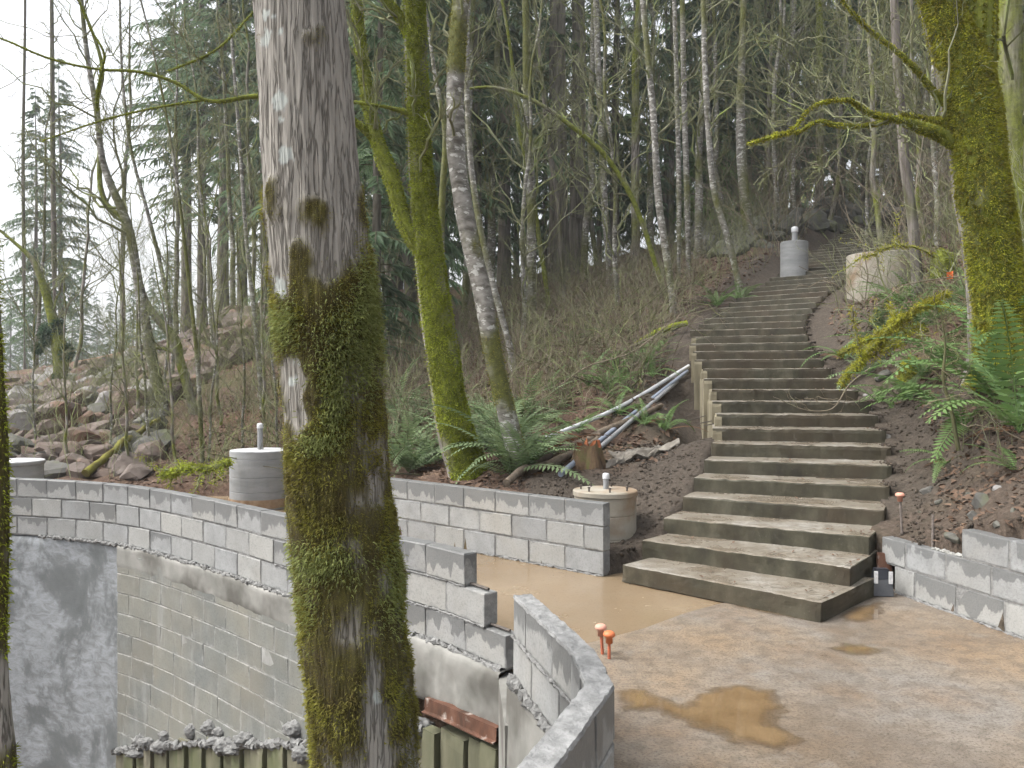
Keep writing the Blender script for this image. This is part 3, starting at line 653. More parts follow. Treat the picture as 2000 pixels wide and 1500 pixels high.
S_V = arclen(VW)
w = thing('bent_block_wall', 'bent grey block wall nearest the camera at the pit edge', 'wall', (*VW[0], -.05)); mm = MB()
for c in range(3):
    z = -.05 + .2 * c; kinks = list(S_V); st = [.12, .32, .22][c]
    for i in range(len(VW) - 1):
        course(w, VW, S_V, S_V[i] + (.002 if i else 0), S_V[i + 1] - .002, z, 1, (lambda: 'block_wet') if c == 2 else pick, first=st if i == 0 else (.4 if c % 2 else .24), mbm=mm)
mm.build('mortar', MAT['mortar'], w, loc=-np.array(w.location))
bead(w, VW, S_V, .0, 2.3, .345, -1, .1, .011, MAT['mortar'], seed=73); bead(w, VW, S_V, .0, 2.3, .14, -1, .112, .03, MAT['mortar'], seed=83)
# footing of the bent wall on the pit side
ss = np.linspace(0, S_V[-1], 60); p = np.array([on(VW, S_V, s) for s in ss]); t = nrm(np.gradient(p, axis=0)); nl = np.stack([-t[:, 1], t[:, 0]], 1)
prof = [(-.03, .135), (-.118, .135), (-.125, .1), (-.14, -.4), (-.17, -3.2), (-.03, -3.2)]
v = np.concatenate([np.c_[p + nl * o_, np.full(60, z)] for o_, z in prof]); v += (np.stack([fbm(v * 7, 3, j) for j in (1, 2, 3)], -1) - .5) * .02
i = np.arange(59); q = np.concatenate([np.stack([i + a * 60, i + a * 60 + 1, i + (a + 1) % 6 * 60 + 1, i + (a + 1) % 6 * 60], 1) for a in range(6)])
mb = MB(); mb.add(v, q); mb.add(v[::60], None, [(0, a, a + 1) for a in range(1, 5)]); mb.build('footing', MAT['shotcrete'], w, loc=-np.array(w.location))
GROUT_V = w
bead(w, VW, S_V, .9, 1.7, lambda s: .17 + .0 * s, -1, .13, .06, MAT['mortar'], seed=103)

# pit face below the curved wall: old blocks, smooth render, sprayed band, boards
def sx(X): return float(np.interp(-X, -CURVE[:, 0], S_C))
def board_top(X): return np.interp(X, [-4, -1.5, -.6, 0], [-2.12, -1.08, -.62, -.42])
sA, sB_ = sx(-3.95), sx(-.95)
w = thing('old_block_facing', 'old stained block facing of the pit below the curved wall', 'wall', (*on(CURVE, S_C, sB_), -2)); mm = MB()
for c in range(11):
    z = -.32 - .2 * c; s = sB_; seg = [q for q in np.arange(sB_, sA, .05) if board_top(on(CURVE, S_C, q)[0]) < z + .19]
    if len(seg) < 4: continue
    course(w, CURVE, S_C, max(seg[0], sB_), sA, z, 1, lambda: 'block_old', first=.4 if c % 2 else .2, mbm=mm, proud=.03)
mm.build('mortar', MAT['mortar_light'], w, loc=-np.array(w.location))
def strip(P, S, s0, s1, prof, n=60, amp=.012, freq=6, sub=6, seed=0):
    """a skin along the wall: prof(s) -> list of (outward, z); resampled down the face"""
    ss = np.linspace(s0, s1, n); rows = []
    for s in ss:
        a = on(P, S, s - .02); b = on(P, S, s + .02); t = nrm(b - a); nl = np.array([-t[1], t[0]]); pr = np.array(prof(s)); d = np.r_[0, np.cumsum(np.linalg.norm(np.diff(pr, axis=0), axis=1))]
        u = np.linspace(0, d[-1], sub); o_ = np.interp(u, d, pr[:, 0]); z = np.interp(u, d, pr[:, 1])
        rows.append(np.c_[on(P, S, s)[None] + nl[None] * o_[:, None], z])
    v = np.array(rows); v += (np.stack([fbm(v * freq, 4, seed + j) for j in (1, 2, 3)], -1) - .5) * amp * 2
    id_ = np.arange(n * sub).reshape(n, sub); q = np.stack([id_[:-1, :-1], id_[:-1, 1:], id_[1:, 1:], id_[1:, :-1]], -1).reshape(-1, 4)
    mb = MB(); mb.add(v.reshape(-1, 3), q); return mb
o_w = -np.array(w.location)
strip(VW, S_V, .004, S_V[-1] - .01, lambda s: [(.001, .535), (-.004, .549), (-.096, .550), (-.101, .535)], 420, .007, 26, 18, 44).build('grout_top', MAT['grout'], GROUT_V, loc=-np.array(GROUT_V.location))
strip(CURVE, S_C, sx(-1.15), sA, lambda s: [(-.09, -.05), (.034, -.052), (.0345, -.24), (.024, -.30)], 120, .004, 9, 14, 4).build('cement_band', MAT['shotcrete'], w, smooth=True, loc=o_w)
w = thing('sprayed_concrete_band', 'sprayed concrete band under the stepped end of the curved wall', 'wall', (*on(CURVE, S_C, .3), -.4))
strip(CURVE, S_C, .005, sx(-1.22), lambda s: [(-.09, -.048), (.045, -.05), (.052, -.10), (.04, -.36 - .05 * s), (.02, -.40 - .05 * s), (-.09, -.42 - .05 * s)], 140, .014, 8, 26, 14).build('band', MAT['shotcrete'], w, smooth=True, loc=-np.array(w.location))
mb = MB(); prism(mb, [(-.075, 4.60), (-.035, 3.98), (.06, 3.98), (.05, 4.72), (-.03, 4.72)], -3.2, -.075); mb.build('return_face', MAT['shotcrete'], w, loc=-np.array(w.location))
w = thing('rusted_steel_channel', 'rusted steel channel under the sprayed concrete band', 'beam', (*on(CURVE, S_C, .3), -.4))
mb = MB()
for a, b in ((.0, .72),):
    for (o1, z1), (o2, z2) in (((.03, 0), (.075, 0)), ((.075, 0), (.078, -.075)), ((.078, -.075), (.03, -.075)), ((.078, -.075), (.10, -.078)), ((.10, -.078), (.10, -.086)), ((.10, -.086), (.03, -.086))):
        s_ = np.linspace(a, b, 12); p = np.array([on(CURVE, S_C, x) for x in s_]); t = nrm(np.gradient(p, axis=0)); nl = np.stack([-t[:, 1], t[:, 0]], 1); zz = -.345 - .06 * s_
        v = np.concatenate([np.c_[p + nl * o1, zz + z1], np.c_[p + nl * o2, zz + z2]]); i = np.arange(11); mb.add(v, np.stack([i, i + 1, i + 13, i + 12], 1))
mb.build('channel', MAT['rust'], w, loc=-np.array(w.location))
w = thing('smooth_rendered_wall', 'smooth wet grey rendered wall with chalky white streaks', 'wall', (*on(CURVE, S_C, sA + 1), -2))
strip(CURVE, S_C, sA + .012, S_C[-1], lambda s: [(-.09, -.05), (-.012, -.055), (-.02, -3.3)], 120, .012, 3, 40, 24).build('render_coat', MAT['slick'], w, smooth=True, loc=-np.array(w.location))
w = thing('plank_lagging_wall', 'mossy green upright boards at the bottom of the pit face', 'retaining wall', (*on(CURVE, S_C, 2), -3))
wo = np.array(w.location); s = -.02; k = 0; lump_seed = 0
lump = []
while s < sA - .02:
    wd = rng.uniform(.13, .21); a, b = on(CURVE, S_C, s + .006), on(CURVE, S_C, min(s + wd, sA) - .006); t = nrm(b - a + 1e-6); nl = np.array([-t[1], t[0]])
    if s < 0: a = CURVE[0] + nl * 0
    zt = float(board_top((a[0] + b[0]) / 2)) + rng.uniform(-.03, .03); o1 = .075 if k % 2 == 0 else .045; o1 += rng.uniform(-.01, .012)
    q4 = lambda z: [(*(a + nl * o1), z), (*(b + nl * o1), z), (*(a + nl * (o1 - .09)), z), (*(b + nl * (o1 - .09)), z)]
    v, q, m = rough_box(q4(-3.25) + q4(zt), (2, 1, 8), .004, k * 7 + 3); mb = MB(); mb.add(v, q[:, ::-1]); mb.build('board', MAT['lagging'], w, loc=-wo)
    if rng.random() < .42 and s > .7: lump.append(((a + b) / 2 + nl * .06, zt + rng.uniform(-.05, .03), wd))
    if rng.random() < .22 and s > 1.2: lump.append(((a + b) / 2 + nl * .035, zt + rng.uniform(.06, .2), wd * .7))
    s += wd; k += 1
bead(w, CURVE, S_C, .75, sA, lambda q: board_top(np.interp(q, S_C, CURVE[:, 0])) - .01, 1, .07, .042, MAT['mortar'], 'concrete_bead', 123, .016)
def blob(seed, amp=.45, sub=3, freq=2.2):
    bm = bmesh.new(); bmesh.ops.create_icosphere(bm, subdivisions=sub, radius=1); v = np.array([x.co for x in bm.verts]); t = np.array([[x.index for x in f.verts] for f in bm.faces]); bm.free()
    v = v * (1 + (fbm(v * freq + seed * 3.7, 4, seed) - .5)[:, None] * amp * 2); return v, t
for (c, zt, wd) in lump:
    v, t = blob(lump_seed, .5, 4, 6); lump_seed += 1; hgt = rng.uniform(.035, .075)
    v = v * np.array([wd * .62, wd * .36, hgt]); mb = MB(); mb.add(v + np.array([*c, zt - hgt * .2]), None, t); mb.build('concrete_lump', MAT['mortar'], w, smooth=True, loc=-wo)

# ------------------------------------------------------------------ drums, tank, pipes
def lathe(prof, n=48, jitter=0, seed=0):
    a = np.arange(n) / n * 2 * np.pi; P = np.array(prof)
    v = np.stack([np.outer(P[:, 0], np.cos(a)), np.outer(P[:, 0], np.sin(a)), np.repeat(P[:, 1:2], n, 1)], -1).reshape(-1, 3)
    if jitter: v = v + (np.stack([fbm(v * 6 + seed, 3, seed + j) for j in (1, 2, 3)], -1) - .5) * jitter * 2
    i, k = np.meshgrid(np.arange(len(P) - 1), np.arange(n), indexing='ij'); k2 = (k + 1) % n
    return v, np.stack([i * n + k, i * n + k2, (i + 1) * n + k2, (i + 1) * n + k], -1).reshape(-1, 4)
def drum(name, label, c, z, r, h, body, top, rings, pipe=None, lip=0, bolts=0, band=None, grp=None, flare=0, marks=False):
    t = thing(name, label, 'drum', (c[0], c[1], z), 0, grp)
    prof = [(r * (1 - flare), -.25)]
    for zz in rings: prof += [(r * (1 - flare * (1 - zz)), zz * h - .006), (r * (1 - flare * (1 - zz)) - .006, zz * h), (r * (1 - flare * (1 - zz)), zz * h + .006)]
    if lip: prof += [(r, h - .05), (r + lip, h - .045)]
    prof += [(r + lip, h - .008), (r + lip - .008, h)]
    mb = MB(); mb.add(*lathe(prof, 64, .006, 3)); mb.build('body', body, t, smooth=False)
    mb = MB(); mb.add(*lathe([(r + lip - .008, h - .001), (r * .5, h + .004), (.001, h + .004)], 64, .003, 5)); mb.build('top', top, t)
    if pipe:
        px_, py_, pr, ph = pipe; mb = MB(); mb.add(*lathe([(pr, h - .02), (pr, h + ph)], 20)); o = mb.build('vent_pipe', MAT['pvc_grey'], t, smooth=True, loc=(px_, py_, 0))
        mb = MB(); q = pr * 1.22; mb.add(*lathe([(q, h + ph - pr * 1.3), (q, h + ph), (q * .85, h + ph + pr * .45), (q * .45, h + ph + pr * .62), (.001, h + ph + pr * .66)], 20)); mb.build('pipe_cap', MAT['pvc_white'], o, smooth=True)
    for i in range(bolts):
        a = i / bolts * 6.283 + .3; mb = MB(); mb.add(*lathe([(.008, h - .01), (.008, h + .03), (.013, h + .03), (.013, h + .042), (.001, h + .042)], 8)); mb.build('bolt', MAT['steel_dark'], t, loc=(math.cos(a) * r * .78, math.sin(a) * r * .78, 0))
    if band: mb = MB(); mb.add(*lathe([(r + .003, band[0]), (r + .008, band[0]), (r + .008, band[1]), (r + .003, band[1])], 64, .004, 9)); mb.build('band', MAT['band'], t)
    return t
drum('concrete_drum', 'tan stained concrete drum at the end of the straight block wall', at(1182, 955, 7.35)[:2], .02, .278, .61, MAT['drum_tan'], MAT['drum_tan'], (.33, .66), (.01, .02, .026, .13), .012, 7)
drum('concrete_drum', 'grey concrete drum with grey vent pipe behind the curved wall', at(508, 900, 10.5)[:2], at(500, 985, 10.5)[2] - .03, .375, .73, MAT['drum_grey'], MAT['drum_top'], (.3, .55, .86), (.0, 0, .034, .32), 0, 0, (.02, .13))
drum('concrete_drum', 'grey flat topped drum at the left end of the curved wall', at(25, 900, 10.9)[:2], -.15, .36, .70, MAT['drum_grey'], MAT['drum_top'], (.4,), None, .02, 0)
p = at(1551, 530, 17.8); drum('concrete_drum', 'small grey concrete drum on the left of the upper stairs', p[:2], p[2] - .05, .29, .68, MAT['drum_grey'], MAT['drum_grey'], (.5,), (.01, 0, .06, .30), 0, 0)
p = at(1722, 577, 14.5); drum('concrete_tank', 'large tan concrete drum on the right of the upper stairs', p[:2], p[2] - .05, .585, .76, MAT['drum_tan'], MAT['drum_tan'], (.3,), (0, 0, .05, .05), .0, 0)
def pole(name, label, cat, pts, r, mat, group=None, sides=10, wob=0, n=14):
    P = resample(np.array(pts, float), n); 
    if wob: P = P + (np.stack([fbm(P * 3, 3, j) for j in (1, 2, 3)], -1) - .5) * wob
    o = P[0].copy(); mb = MB(); rr = np.interp(np.linspace(0, 1, n), np.linspace(0, 1, len(r)), r) if hasattr(r, '__len__') else np.full(n, r)
    v, q = tubes(P - o, rr, sides)
    if wob: v = v + (np.stack([fbm(v * 14, 3, j) for j in (4, 5, 6)], -1) - .5) * rr.mean() * .7
    mb.add(v, q); e = np.arange(sides); mb.add(v[:sides], None, [(0, i + 1, i) for i in range(1, sides - 1)]); mb.add(v[-sides:], None, [(0, i, i + 1) for i in range(1, sides - 1)])
    return tag(mb.build(name, mat, smooth=True, loc=o), label, cat, group)
def lift(px, py, up=.05):
    p = hit(px, py); return p + np.array([0, 0, up])
pole('plastic_pipe', 'long white plastic pipe lying highest on the slope beside the stairs', 'pipe', [lift(1050, 882, .12), lift(1200, 815, .10), lift(1345, 728, .10)], .028, MAT['pvc_white'])
pole('plastic_pipe', 'blue grey plastic pipe running from the stump up to the stairs', 'pipe', [lift(1095, 936, .05), lift(1180, 865, .07), lift(1342, 738, .10)], .03, MAT['pvc_blue'])
pole('plastic_pipe', 'lower grey plastic pipe lying against the blue grey one', 'pipe', [lift(1172, 882, .05), lift(1260, 808, .06), lift(1322, 752, .05)], .03, MAT['pvc_grey'])
pole('fallen_log', 'thick weathered log below the white pipe', 'log', [lift(985, 958, .04), lift(1060, 905, .07), lift(1190, 850, .06), lift(1290, 800, .05)], (.035, .055, .06, .03), MAT['log'], wob=.14)
pole('fallen_log', 'dark crooked limb left of the red topped stump', 'log', [lift(1035, 930, .04), lift(1105, 905, .08), lift(1150, 880, .1), lift(1175, 850, .08)], (.05, .045, .04, .03), MAT['log'], wob=.18)
pole('fallen_branch', 'bright mossy fallen branch touching the left edge of the stairs', 'branch', [lift(1230, 690, .1), lift(1290, 668, .2), lift(1345, 650, .15)], (.02, .045, .05), MAT['moss_green'], wob=.1)
pole('fallen_log', 'thin mossy log slanting up from behind the curved wall', 'log', [lift(165, 938, .1), lift(240, 895, .25), lift(310, 850, .3)], (.06, .055, .035), MAT['moss_olive'], wob=.12)
pole('fallen_log', 'long dark log lying high on the brushy slope', 'log', [lift(1180, 720, .1), lift(1250, 690, .15), lift(1330, 640, .1)], (.03, .03, .02), MAT['log'], wob=.2)
# stump
p = hit(1148, 915); st = thing('tree_stump', 'rotten stump with mossy bark and red broken top', 'stump', p)
a = np.arange(40) / 40 * 2 * np.pi
def stump_ring(r, z, jag): return np.c_[np.cos(a) * r * (1 + .12 * np.sin(a * 5 + 1)), np.sin(a) * r * (1 + .12 * np.sin(a * 5 + 1)), z + jag * (fbm(np.c_[np.cos(a) * 2.5, np.sin(a) * 2.5, a * 0], 3, 4) - .5)]
v = np.concatenate([stump_ring(.22, -.1, 0), stump_ring(.185, .05, 0), stump_ring(.155, .16, .03), stump_ring(.135, .27, .22)]); i, k = np.meshgrid(np.arange(3), np.arange(40), indexing='ij')
mb = MB(); mb.add(v, np.stack([i * 40 + k, i * 40 + (k + 1) % 40, (i + 1) * 40 + (k + 1) % 40, (i + 1) * 40 + k], -1).reshape(-1, 4)); mb.build('bark', MAT['stump'], st, smooth=True)
v = np.concatenate([stump_ring(.134, .265, .22), stump_ring(.08, .24, .3), stump_ring(.02, .22, .1)]); i, k = np.meshgrid(np.arange(2), np.arange(40), indexing='ij')
mb = MB(); mb.add(v, np.stack([i * 40 + k, i * 40 + (k + 1) % 40, (i + 1) * 40 + (k + 1) % 40, (i + 1) * 40 + k], -1).reshape(-1, 4)); mb.build('rotten_core', MAT['stump_red'], st)
# crumpled sheeting on the dirt
n = 40; u, vv = np.meshgrid(np.linspace(-1, 1, n), np.linspace(-1, 1, n)); c = hit(1258, 893); rr_ = 1 + (fbm(np.stack([u * 2, vv * 2, u * 0], -1), 3, 2) - .5) * .9
X = c[0] + u * .40 * rr_ + vv * .1; Y = c[1] + vv * .17 * rr_ + u * .12; Z = H(X, Y) + .03 + (fbm(np.stack([u * 5, vv * 5, u * 0], -1), 3, 6) - .4) * .12
id_ = np.arange(n * n).reshape(n, n); q = np.stack([id_[:-1, :-1], id_[:-1, 1:], id_[1:, 1:], id_[1:, :-1]], -1).reshape(-1, 4)
mb = MB(); mb.add(np.stack([X, Y, Z], -1).reshape(-1, 3), q); mb.add(np.stack([X, Y, Z - .012], -1).reshape(-1, 3), q[:, ::-1]); tag(mb.build('crumpled_sheet', MAT['cloth'], smooth=False), 'crumpled pale sheet of cement bag lying on the dirt', 'sheet')

# ------------------------------------------------------------------ bars with safety caps
def capped_bar(label, base, h, capm, barm, lean=(0, 0), cap=True):
    t = thing('rebar_stake', label, 'rebar', base); mb = MB(); n = 26; z = np.linspace(-.05, h, n); r_ = .0085 + .0012 * (np.arange(n) % 2)
    P = np.c_[z * lean[0], z * lean[1], z]; mb.add(*tubes(P, r_, 8)); mb.build('bar', barm, t)
    if cap:
        mb = MB(); mb.add(*lathe([(.017, -.05), (.020, -.050), (.020, -.012), (.033, -.010), (.035, .0), (.031, .011), (.019, .018), (.001, .020)], 24)); mb.build('safety_cap', capm, t, smooth=True, loc=(h * lean[0], h * lean[1], h))
    return t
D1 = F * EYE / (1278 - CY); capped_bar('short bar with a faded pink cap on the slab edge', (at(1177, 1278, D1)[0], D1, 0), .155, MAT['cap_pale'], MAT['rebar_orange'], (-.06, .05))
D2 = F * EYE / (1287 - CY); capped_bar('short bar with a bright orange cap on the slab edge', (at(1190, 1287, D2)[0], D2, 0), .14, MAT['cap_orange'], MAT['rebar_orange'])
p = at(1763, 1045, 6.35); capped_bar('tall bar with pink cap rising behind the stepped wall', p - np.array([0, 0, .05]), .36, MAT['cap_pale'], MAT['rebar'], (-.055, 0))
p = at(1822, 1066, 6.0); capped_bar('bare uncapped bar rising from the stepped wall', p - np.array([0, 0, .03]), .26, MAT['cap_pale'], MAT['rebar'], (.01, 0), False)
# black canister in the gap between stairs and wall
c = at(1722, 1162, 6.12); t = thing('black_canister', 'dark plastic canister in the gap between stairs and wall', 'canister', (c[0], c[1], 0), R(-8))
v, q, m = rough_box([(-.075, -.05, .004), (.075, -.05, .004), (-.075, .05, .004), (.075, .05, .004), (-.066, -.045, .13), (.066, -.045, .13), (-.066, .05, .13), (.066, .05, .13)], (3, 2, 3), .002, 5, .02); mb = MB(); mb.add(v, q); mb.build('body', MAT['grey_plastic'], t)
v, q, m = rough_box([(-.06, -.04, .125), (.06, -.04, .125), (-.06, .05, .125), (.06, .05, .125), (-.05, -.02, .2), (.05, -.02, .2), (-.05, .04, .2), (.05, .04, .2)], (3, 2, 3), .002, 6, .02); mb = MB(); mb.add(v, q); mb.build('upper_body', MAT['black_plastic'], t)
for sx_ in (-1, 1):
    v, q, m = rough_box([(sx_ * .052 - .014, -.056, .10), (sx_ * .052 + .014, -.056, .10), (sx_ * .052 - .014, -.047, .10), (sx_ * .052 + .014, -.047, .10), (sx_ * .052 - .014, -.053, .19), (sx_ * .052 + .014, -.053, .19), (sx_ * .052 - .014, -.044, .19), (sx_ * .052 + .014, -.044, .19)], (2, 1, 4), .001, 7, .004); mb = MB(); mb.add(v, q); mb.build('label_strip', MAT['tag_white'], t)
c = at(1729, 1130, 6.3); t = thing('rusty_plate', 'orange rusty plate leaning behind the dark canister', 'plate', (c[0], c[1], .12))
v, q, m = rough_box([(-.06, -.012, 0), (.05, -.012, -.01), (-.06, .012, 0), (.05, .012, -.01), (-.05, .02, .16), (.055, .02, .15), (-.05, .044, .16), (.055, .044, .15)], (3, 1, 4), .006, 8, .006); mb = MB(); mb.add(v, q); mb.build('plate', MAT['rust'], t)
# hinge-like pipe stub between drum and stairs
p = at(1237, 1062, 7.25); mb = MB(); mb.add(*tubes(np.array([p - [.06, 0, 0], p + [.05, -.02, 0]]), np.full(2, .012), 8)); mb.add(lathe([(.001, -.008), (.036, -.008), (.036, .008), (.001, .008)], 16)[0][:, [2, 0, 1]] + p - [.06, 0, 0], lathe([(.001, -.008), (.036, -.008), (.036, .008), (.001, .008)], 16)[1])
tag(mb.build('pipe_stub', MAT['steel_dark'], loc=(0, 0, 0)), 'short dark steel pipe stub beside the tan drum', 'pipe')
# survey flag
p = hit(1862, 570); t = thing('survey_flag', 'small orange survey flag left of the mossy maple trunk', 'flag', p); mb = MB(); mb.add(*tubes(np.array([[0, 0, -.02], [0, 0, .3]]), np.full(2, .004), 5)); mb.build('wire', MAT['steel_dark'], t)
g = np.linspace(0, 1, 5); gu, gv = np.meshgrid(g, g); mb = MB(); w_ = at(1862, 560, p[1]); s_ = 14 * p[1] / F
v = np.stack([-gu * s_, np.sin(gu * 5) * .015, .3 - gv * s_ - gu * .02], -1).reshape(-1, 3); id_ = np.arange(25).reshape(5, 5); q = np.stack([id_[:-1, :-1], id_[:-1, 1:], id_[1:, 1:], id_[1:, :-1]], -1).reshape(-1, 4)
mb.add(v, q); mb.add(v + [0, .003, 0], q[:, ::-1]); mb.build('flag_cloth', MAT['flag'], t)

# ------------------------------------------------------------------ rocks
def rock_mesh(seed, mat, k=13, flat=.0):
    r = np.random.default_rng(seed); bm = bmesh.new(); bmesh.ops.create_icosphere(bm, subdivisions=3, radius=1); d = nrm(np.array([x.co for x in bm.verts])); t = np.array([[x.index for x in f.verts] for f in bm.faces]); bm.free()
    n = nrm(r.normal(size=(k, 3))); h = r.uniform(.55, .95, k); dots = d @ n.T; rad = np.min(np.where(dots > .05, h / np.maximum(dots, .05), 9), 1); rad = np.minimum(rad, 1.25)
    v = d * rad[:, None]; v = v * (1 + (fbm(v * 2.5 + seed, 3, seed) - .5)[:, None] * .12); v[:, 2] *= 1 - flat
    mb = MB(); mb.add(v, None, t); return mb.mesh('stone', mat)
ROCK = {m: [rock_mesh(s + 10 * i, MAT[m]) for s in range(6)] for i, m in enumerate(('rock_red', 'rock_grey', 'rock_pale'))}
def stone(parent, P, size, kind, name='stone'):
    o = np.array(parent.location) if parent else np.zeros(3)
    s = size * rng.uniform(.75, 1.2, 3) * np.array([1.15, .95, .8])
    return link(name, ROCK[kind][rng.integers(6)], parent, P - o, tuple(rng.uniform(-.5, .5, 2)) + (rng.uniform(0, 6.28),), tuple(s))
def rock_pile(label, quads, n, size, kinds, seed, lo=0):
    r = np.random.default_rng(seed); c = hit(*np.mean(quads, 0)); t = thing('rock_slope', label, 'rocks', c); done = []; tries = 0
    while len(done) < n and tries < n * 40:
        tries += 1; w_ = r.dirichlet(np.ones(len(quads))); px, py = (w_[:, None] * np.array(quads)).sum(0) if len(quads) < 4 else (0, 0)
        if len(quads) >= 4:
            u, v = r.random(2); q = np.array(quads); px, py = (1-u)*(1-v)*q[0] + u*(1-v)*q[1] + u*v*q[2] + (1-u)*v*q[3]
        P = hit(px, py); s = size * r.uniform(.6, 1.35)
        if any(np.linalg.norm(P - a) < (s + b) * .62 for a, b in done): continue
        done.append((P, s)); stone(t, P + np.array([0, 0, s * .12]), s, kinds[r.integers(len(kinds))])
    return t
rock_pile('pile of dark brown boulders beyond the left drum', [(15, 850), (300, 800), (290, 930), (30, 930)], 85, .30, ['rock_red', 'rock_red', 'rock_grey'], 1)
rock_pile('reddish broken boulders heaped on the far left slope', [(20, 745), (300, 690), (300, 800), (20, 850)], 85, .40, ['rock_red', 'rock_red', 'rock_red', 'rock_pale', 'rock_grey'], 2)
rock_pile('large reddish boulders climbing the slope behind the bent tree', [(290, 690), (530, 600), (500, 690), (290, 800)], 90, .42, ['rock_red'], 3)
rock_pile('grey dry stacked boulders left of the upper stairs', [(1365, 462), (1515, 440), (1520, 480), (1370, 505)], 34, .42, ['rock_grey'], 4)
rock_pile('grey boulders above the top of the stairs', [(1510, 425), (1740, 405), (1740, 440), (1540, 455)], 30, .45, ['rock_grey'], 5)
for (px, py, s, kd, lb) in [(1920, 985, .09, 'rock_grey', 'flat grey stone in the bare soil above the stepped wall'), (1732, 735, .13, 'rock_grey', 'dark stone under the ferns right of the stairs'), (1815, 960, .07, 'rock_grey', 'small grey stone behind the capped bar'), (1960, 960, .06, 'rock_pale', 'small pale stone at the right edge of the soil bank'), (1865, 1052, .05, 'rock_grey', 'mossy stone just behind the stepped wall')]:
    tag(stone(None, hit(px, py), s, kd, 'loose_stone'), lb, 'stone')
for i in range(12):
    px, py = [(1690, 775), (1702, 800), (1712, 830), (1735, 855), (1742, 880), (1650, 765), (1905, 1010), (1980, 1000), (1890, 970), (1840, 985), (1800, 1005), (1950, 1025)][i]
    tag(stone(None, hit(px, py), rng.uniform(.03, .05), 'rock_pale' if i < 6 else 'rock_grey', 'pebble'), 'fist sized pale stone in the gutter along the right edge of the steps' if i < 6 else 'fist sized grey stone in the soil above the stepped wall', 'stone', 'pale stones in the stair gutter' if i < 6 else 'stones in the soil bank')

# ------------------------------------------------------------------ trees
def moss_blades(V, N, dens_len, width, r, droop=.5, seg=2):
    """V points, N outward normals -> curved tapering blades (quads then a tip triangle)"""
    n = len(V); L = r.uniform(.6, 1.3, n) * dens_len; w_ = width * r.uniform(.7, 1.3, n)
    rv = r.normal(size=(n, 3)); side = nrm(np.cross(N, rv)); d0 = nrm(N + side * r.uniform(-.8, .8, (n, 1)) + r.normal(size=(n, 3)) * .35)
    d1 = nrm(d0 + np.array([0, 0, -1.]) * droop * r.uniform(.4, 1.6, (n, 1)))
    b = nrm(np.cross(d0, rv)) * w_[:, None]
    p0 = V - N * .004; p1 = p0 + d0 * (L * .5)[:, None]; p2 = p1 + d1 * (L * .6)[:, None]
    v = np.stack([p0 - b * .5, p0 + b * .5, p1 + b * .45, p1 - b * .45, p2], 1).reshape(-1, 3); k = np.arange(n) * 5
    return v, np.stack([k, k + 1, k + 2, k + 3], 1), np.stack([k + 3, k + 2, k + 4], 1)
def trunk_surface(P, Rd, nr, ns, seed, ridge=.04, lump=.12, fz=.35, flare=0, ridge_f=16):
    """noisy trunk: returns verts (nr,ns,3), normals"""
    n = len(P); u = np.linspace(0, n - 1, nr); i = np.clip(u.astype(int), 0, n - 2); f = (u - i)[:, None]
    C = P[i] * (1 - f) + P[i + 1] * f; rad = Rd[i] * (1 - f[:, 0]) + Rd[i + 1] * f[:, 0]
    T = nrm(np.gradient(C, axis=0)); U = nrm(np.cross(T, np.array([0, 1., 0.001]))); W = np.cross(T, U)
    a = np.arange(ns) / ns * 2 * np.pi; N = U[:, None] * np.cos(a)[None, :, None] + W[:, None] * np.sin(a)[None, :, None]
    q = np.stack([np.cos(a)[None] * rad[:, None] * np.ones((nr, 1)), np.sin(a)[None] * rad[:, None] * np.ones((nr, 1)), np.repeat(C[:, 2:3], ns, 1) * fz], -1)
    rr = rad[:, None] * (1 + (fbm(q * 4.2 / max(rad.mean() * 4, .15), 3, seed) - .5) * lump * 2)
    if ridge: rr = rr + rad[:, None] * (fbm(q * np.array([1, 1, .22]) * ridge_f / max(rad.mean() * 3.5, .2), 3, seed + 9) - .5) * ridge * 2
    return C[:, None] + N * rr[..., None], N, C, rad
def ring_quads(nr, ns):
    i, k = np.meshgrid(np.arange(nr - 1), np.arange(ns), indexing='ij'); k2 = (k + 1) % ns
    return np.stack([i * ns + k, i * ns + k2, (i + 1) * ns + k2, (i + 1) * ns + k], -1).reshape(-1, 4)
def pxpath(pts, D, base=None):
    """pts (px,py,width px[,dD]) bottom to top at distance D -> points and radii"""
    P = np.array([at(p[0], p[1], D + (p[3] if len(p) > 3 else 0)) for p in pts]); r_ = np.array([p[2] * .5 * D / F for p in pts]); return P, r_
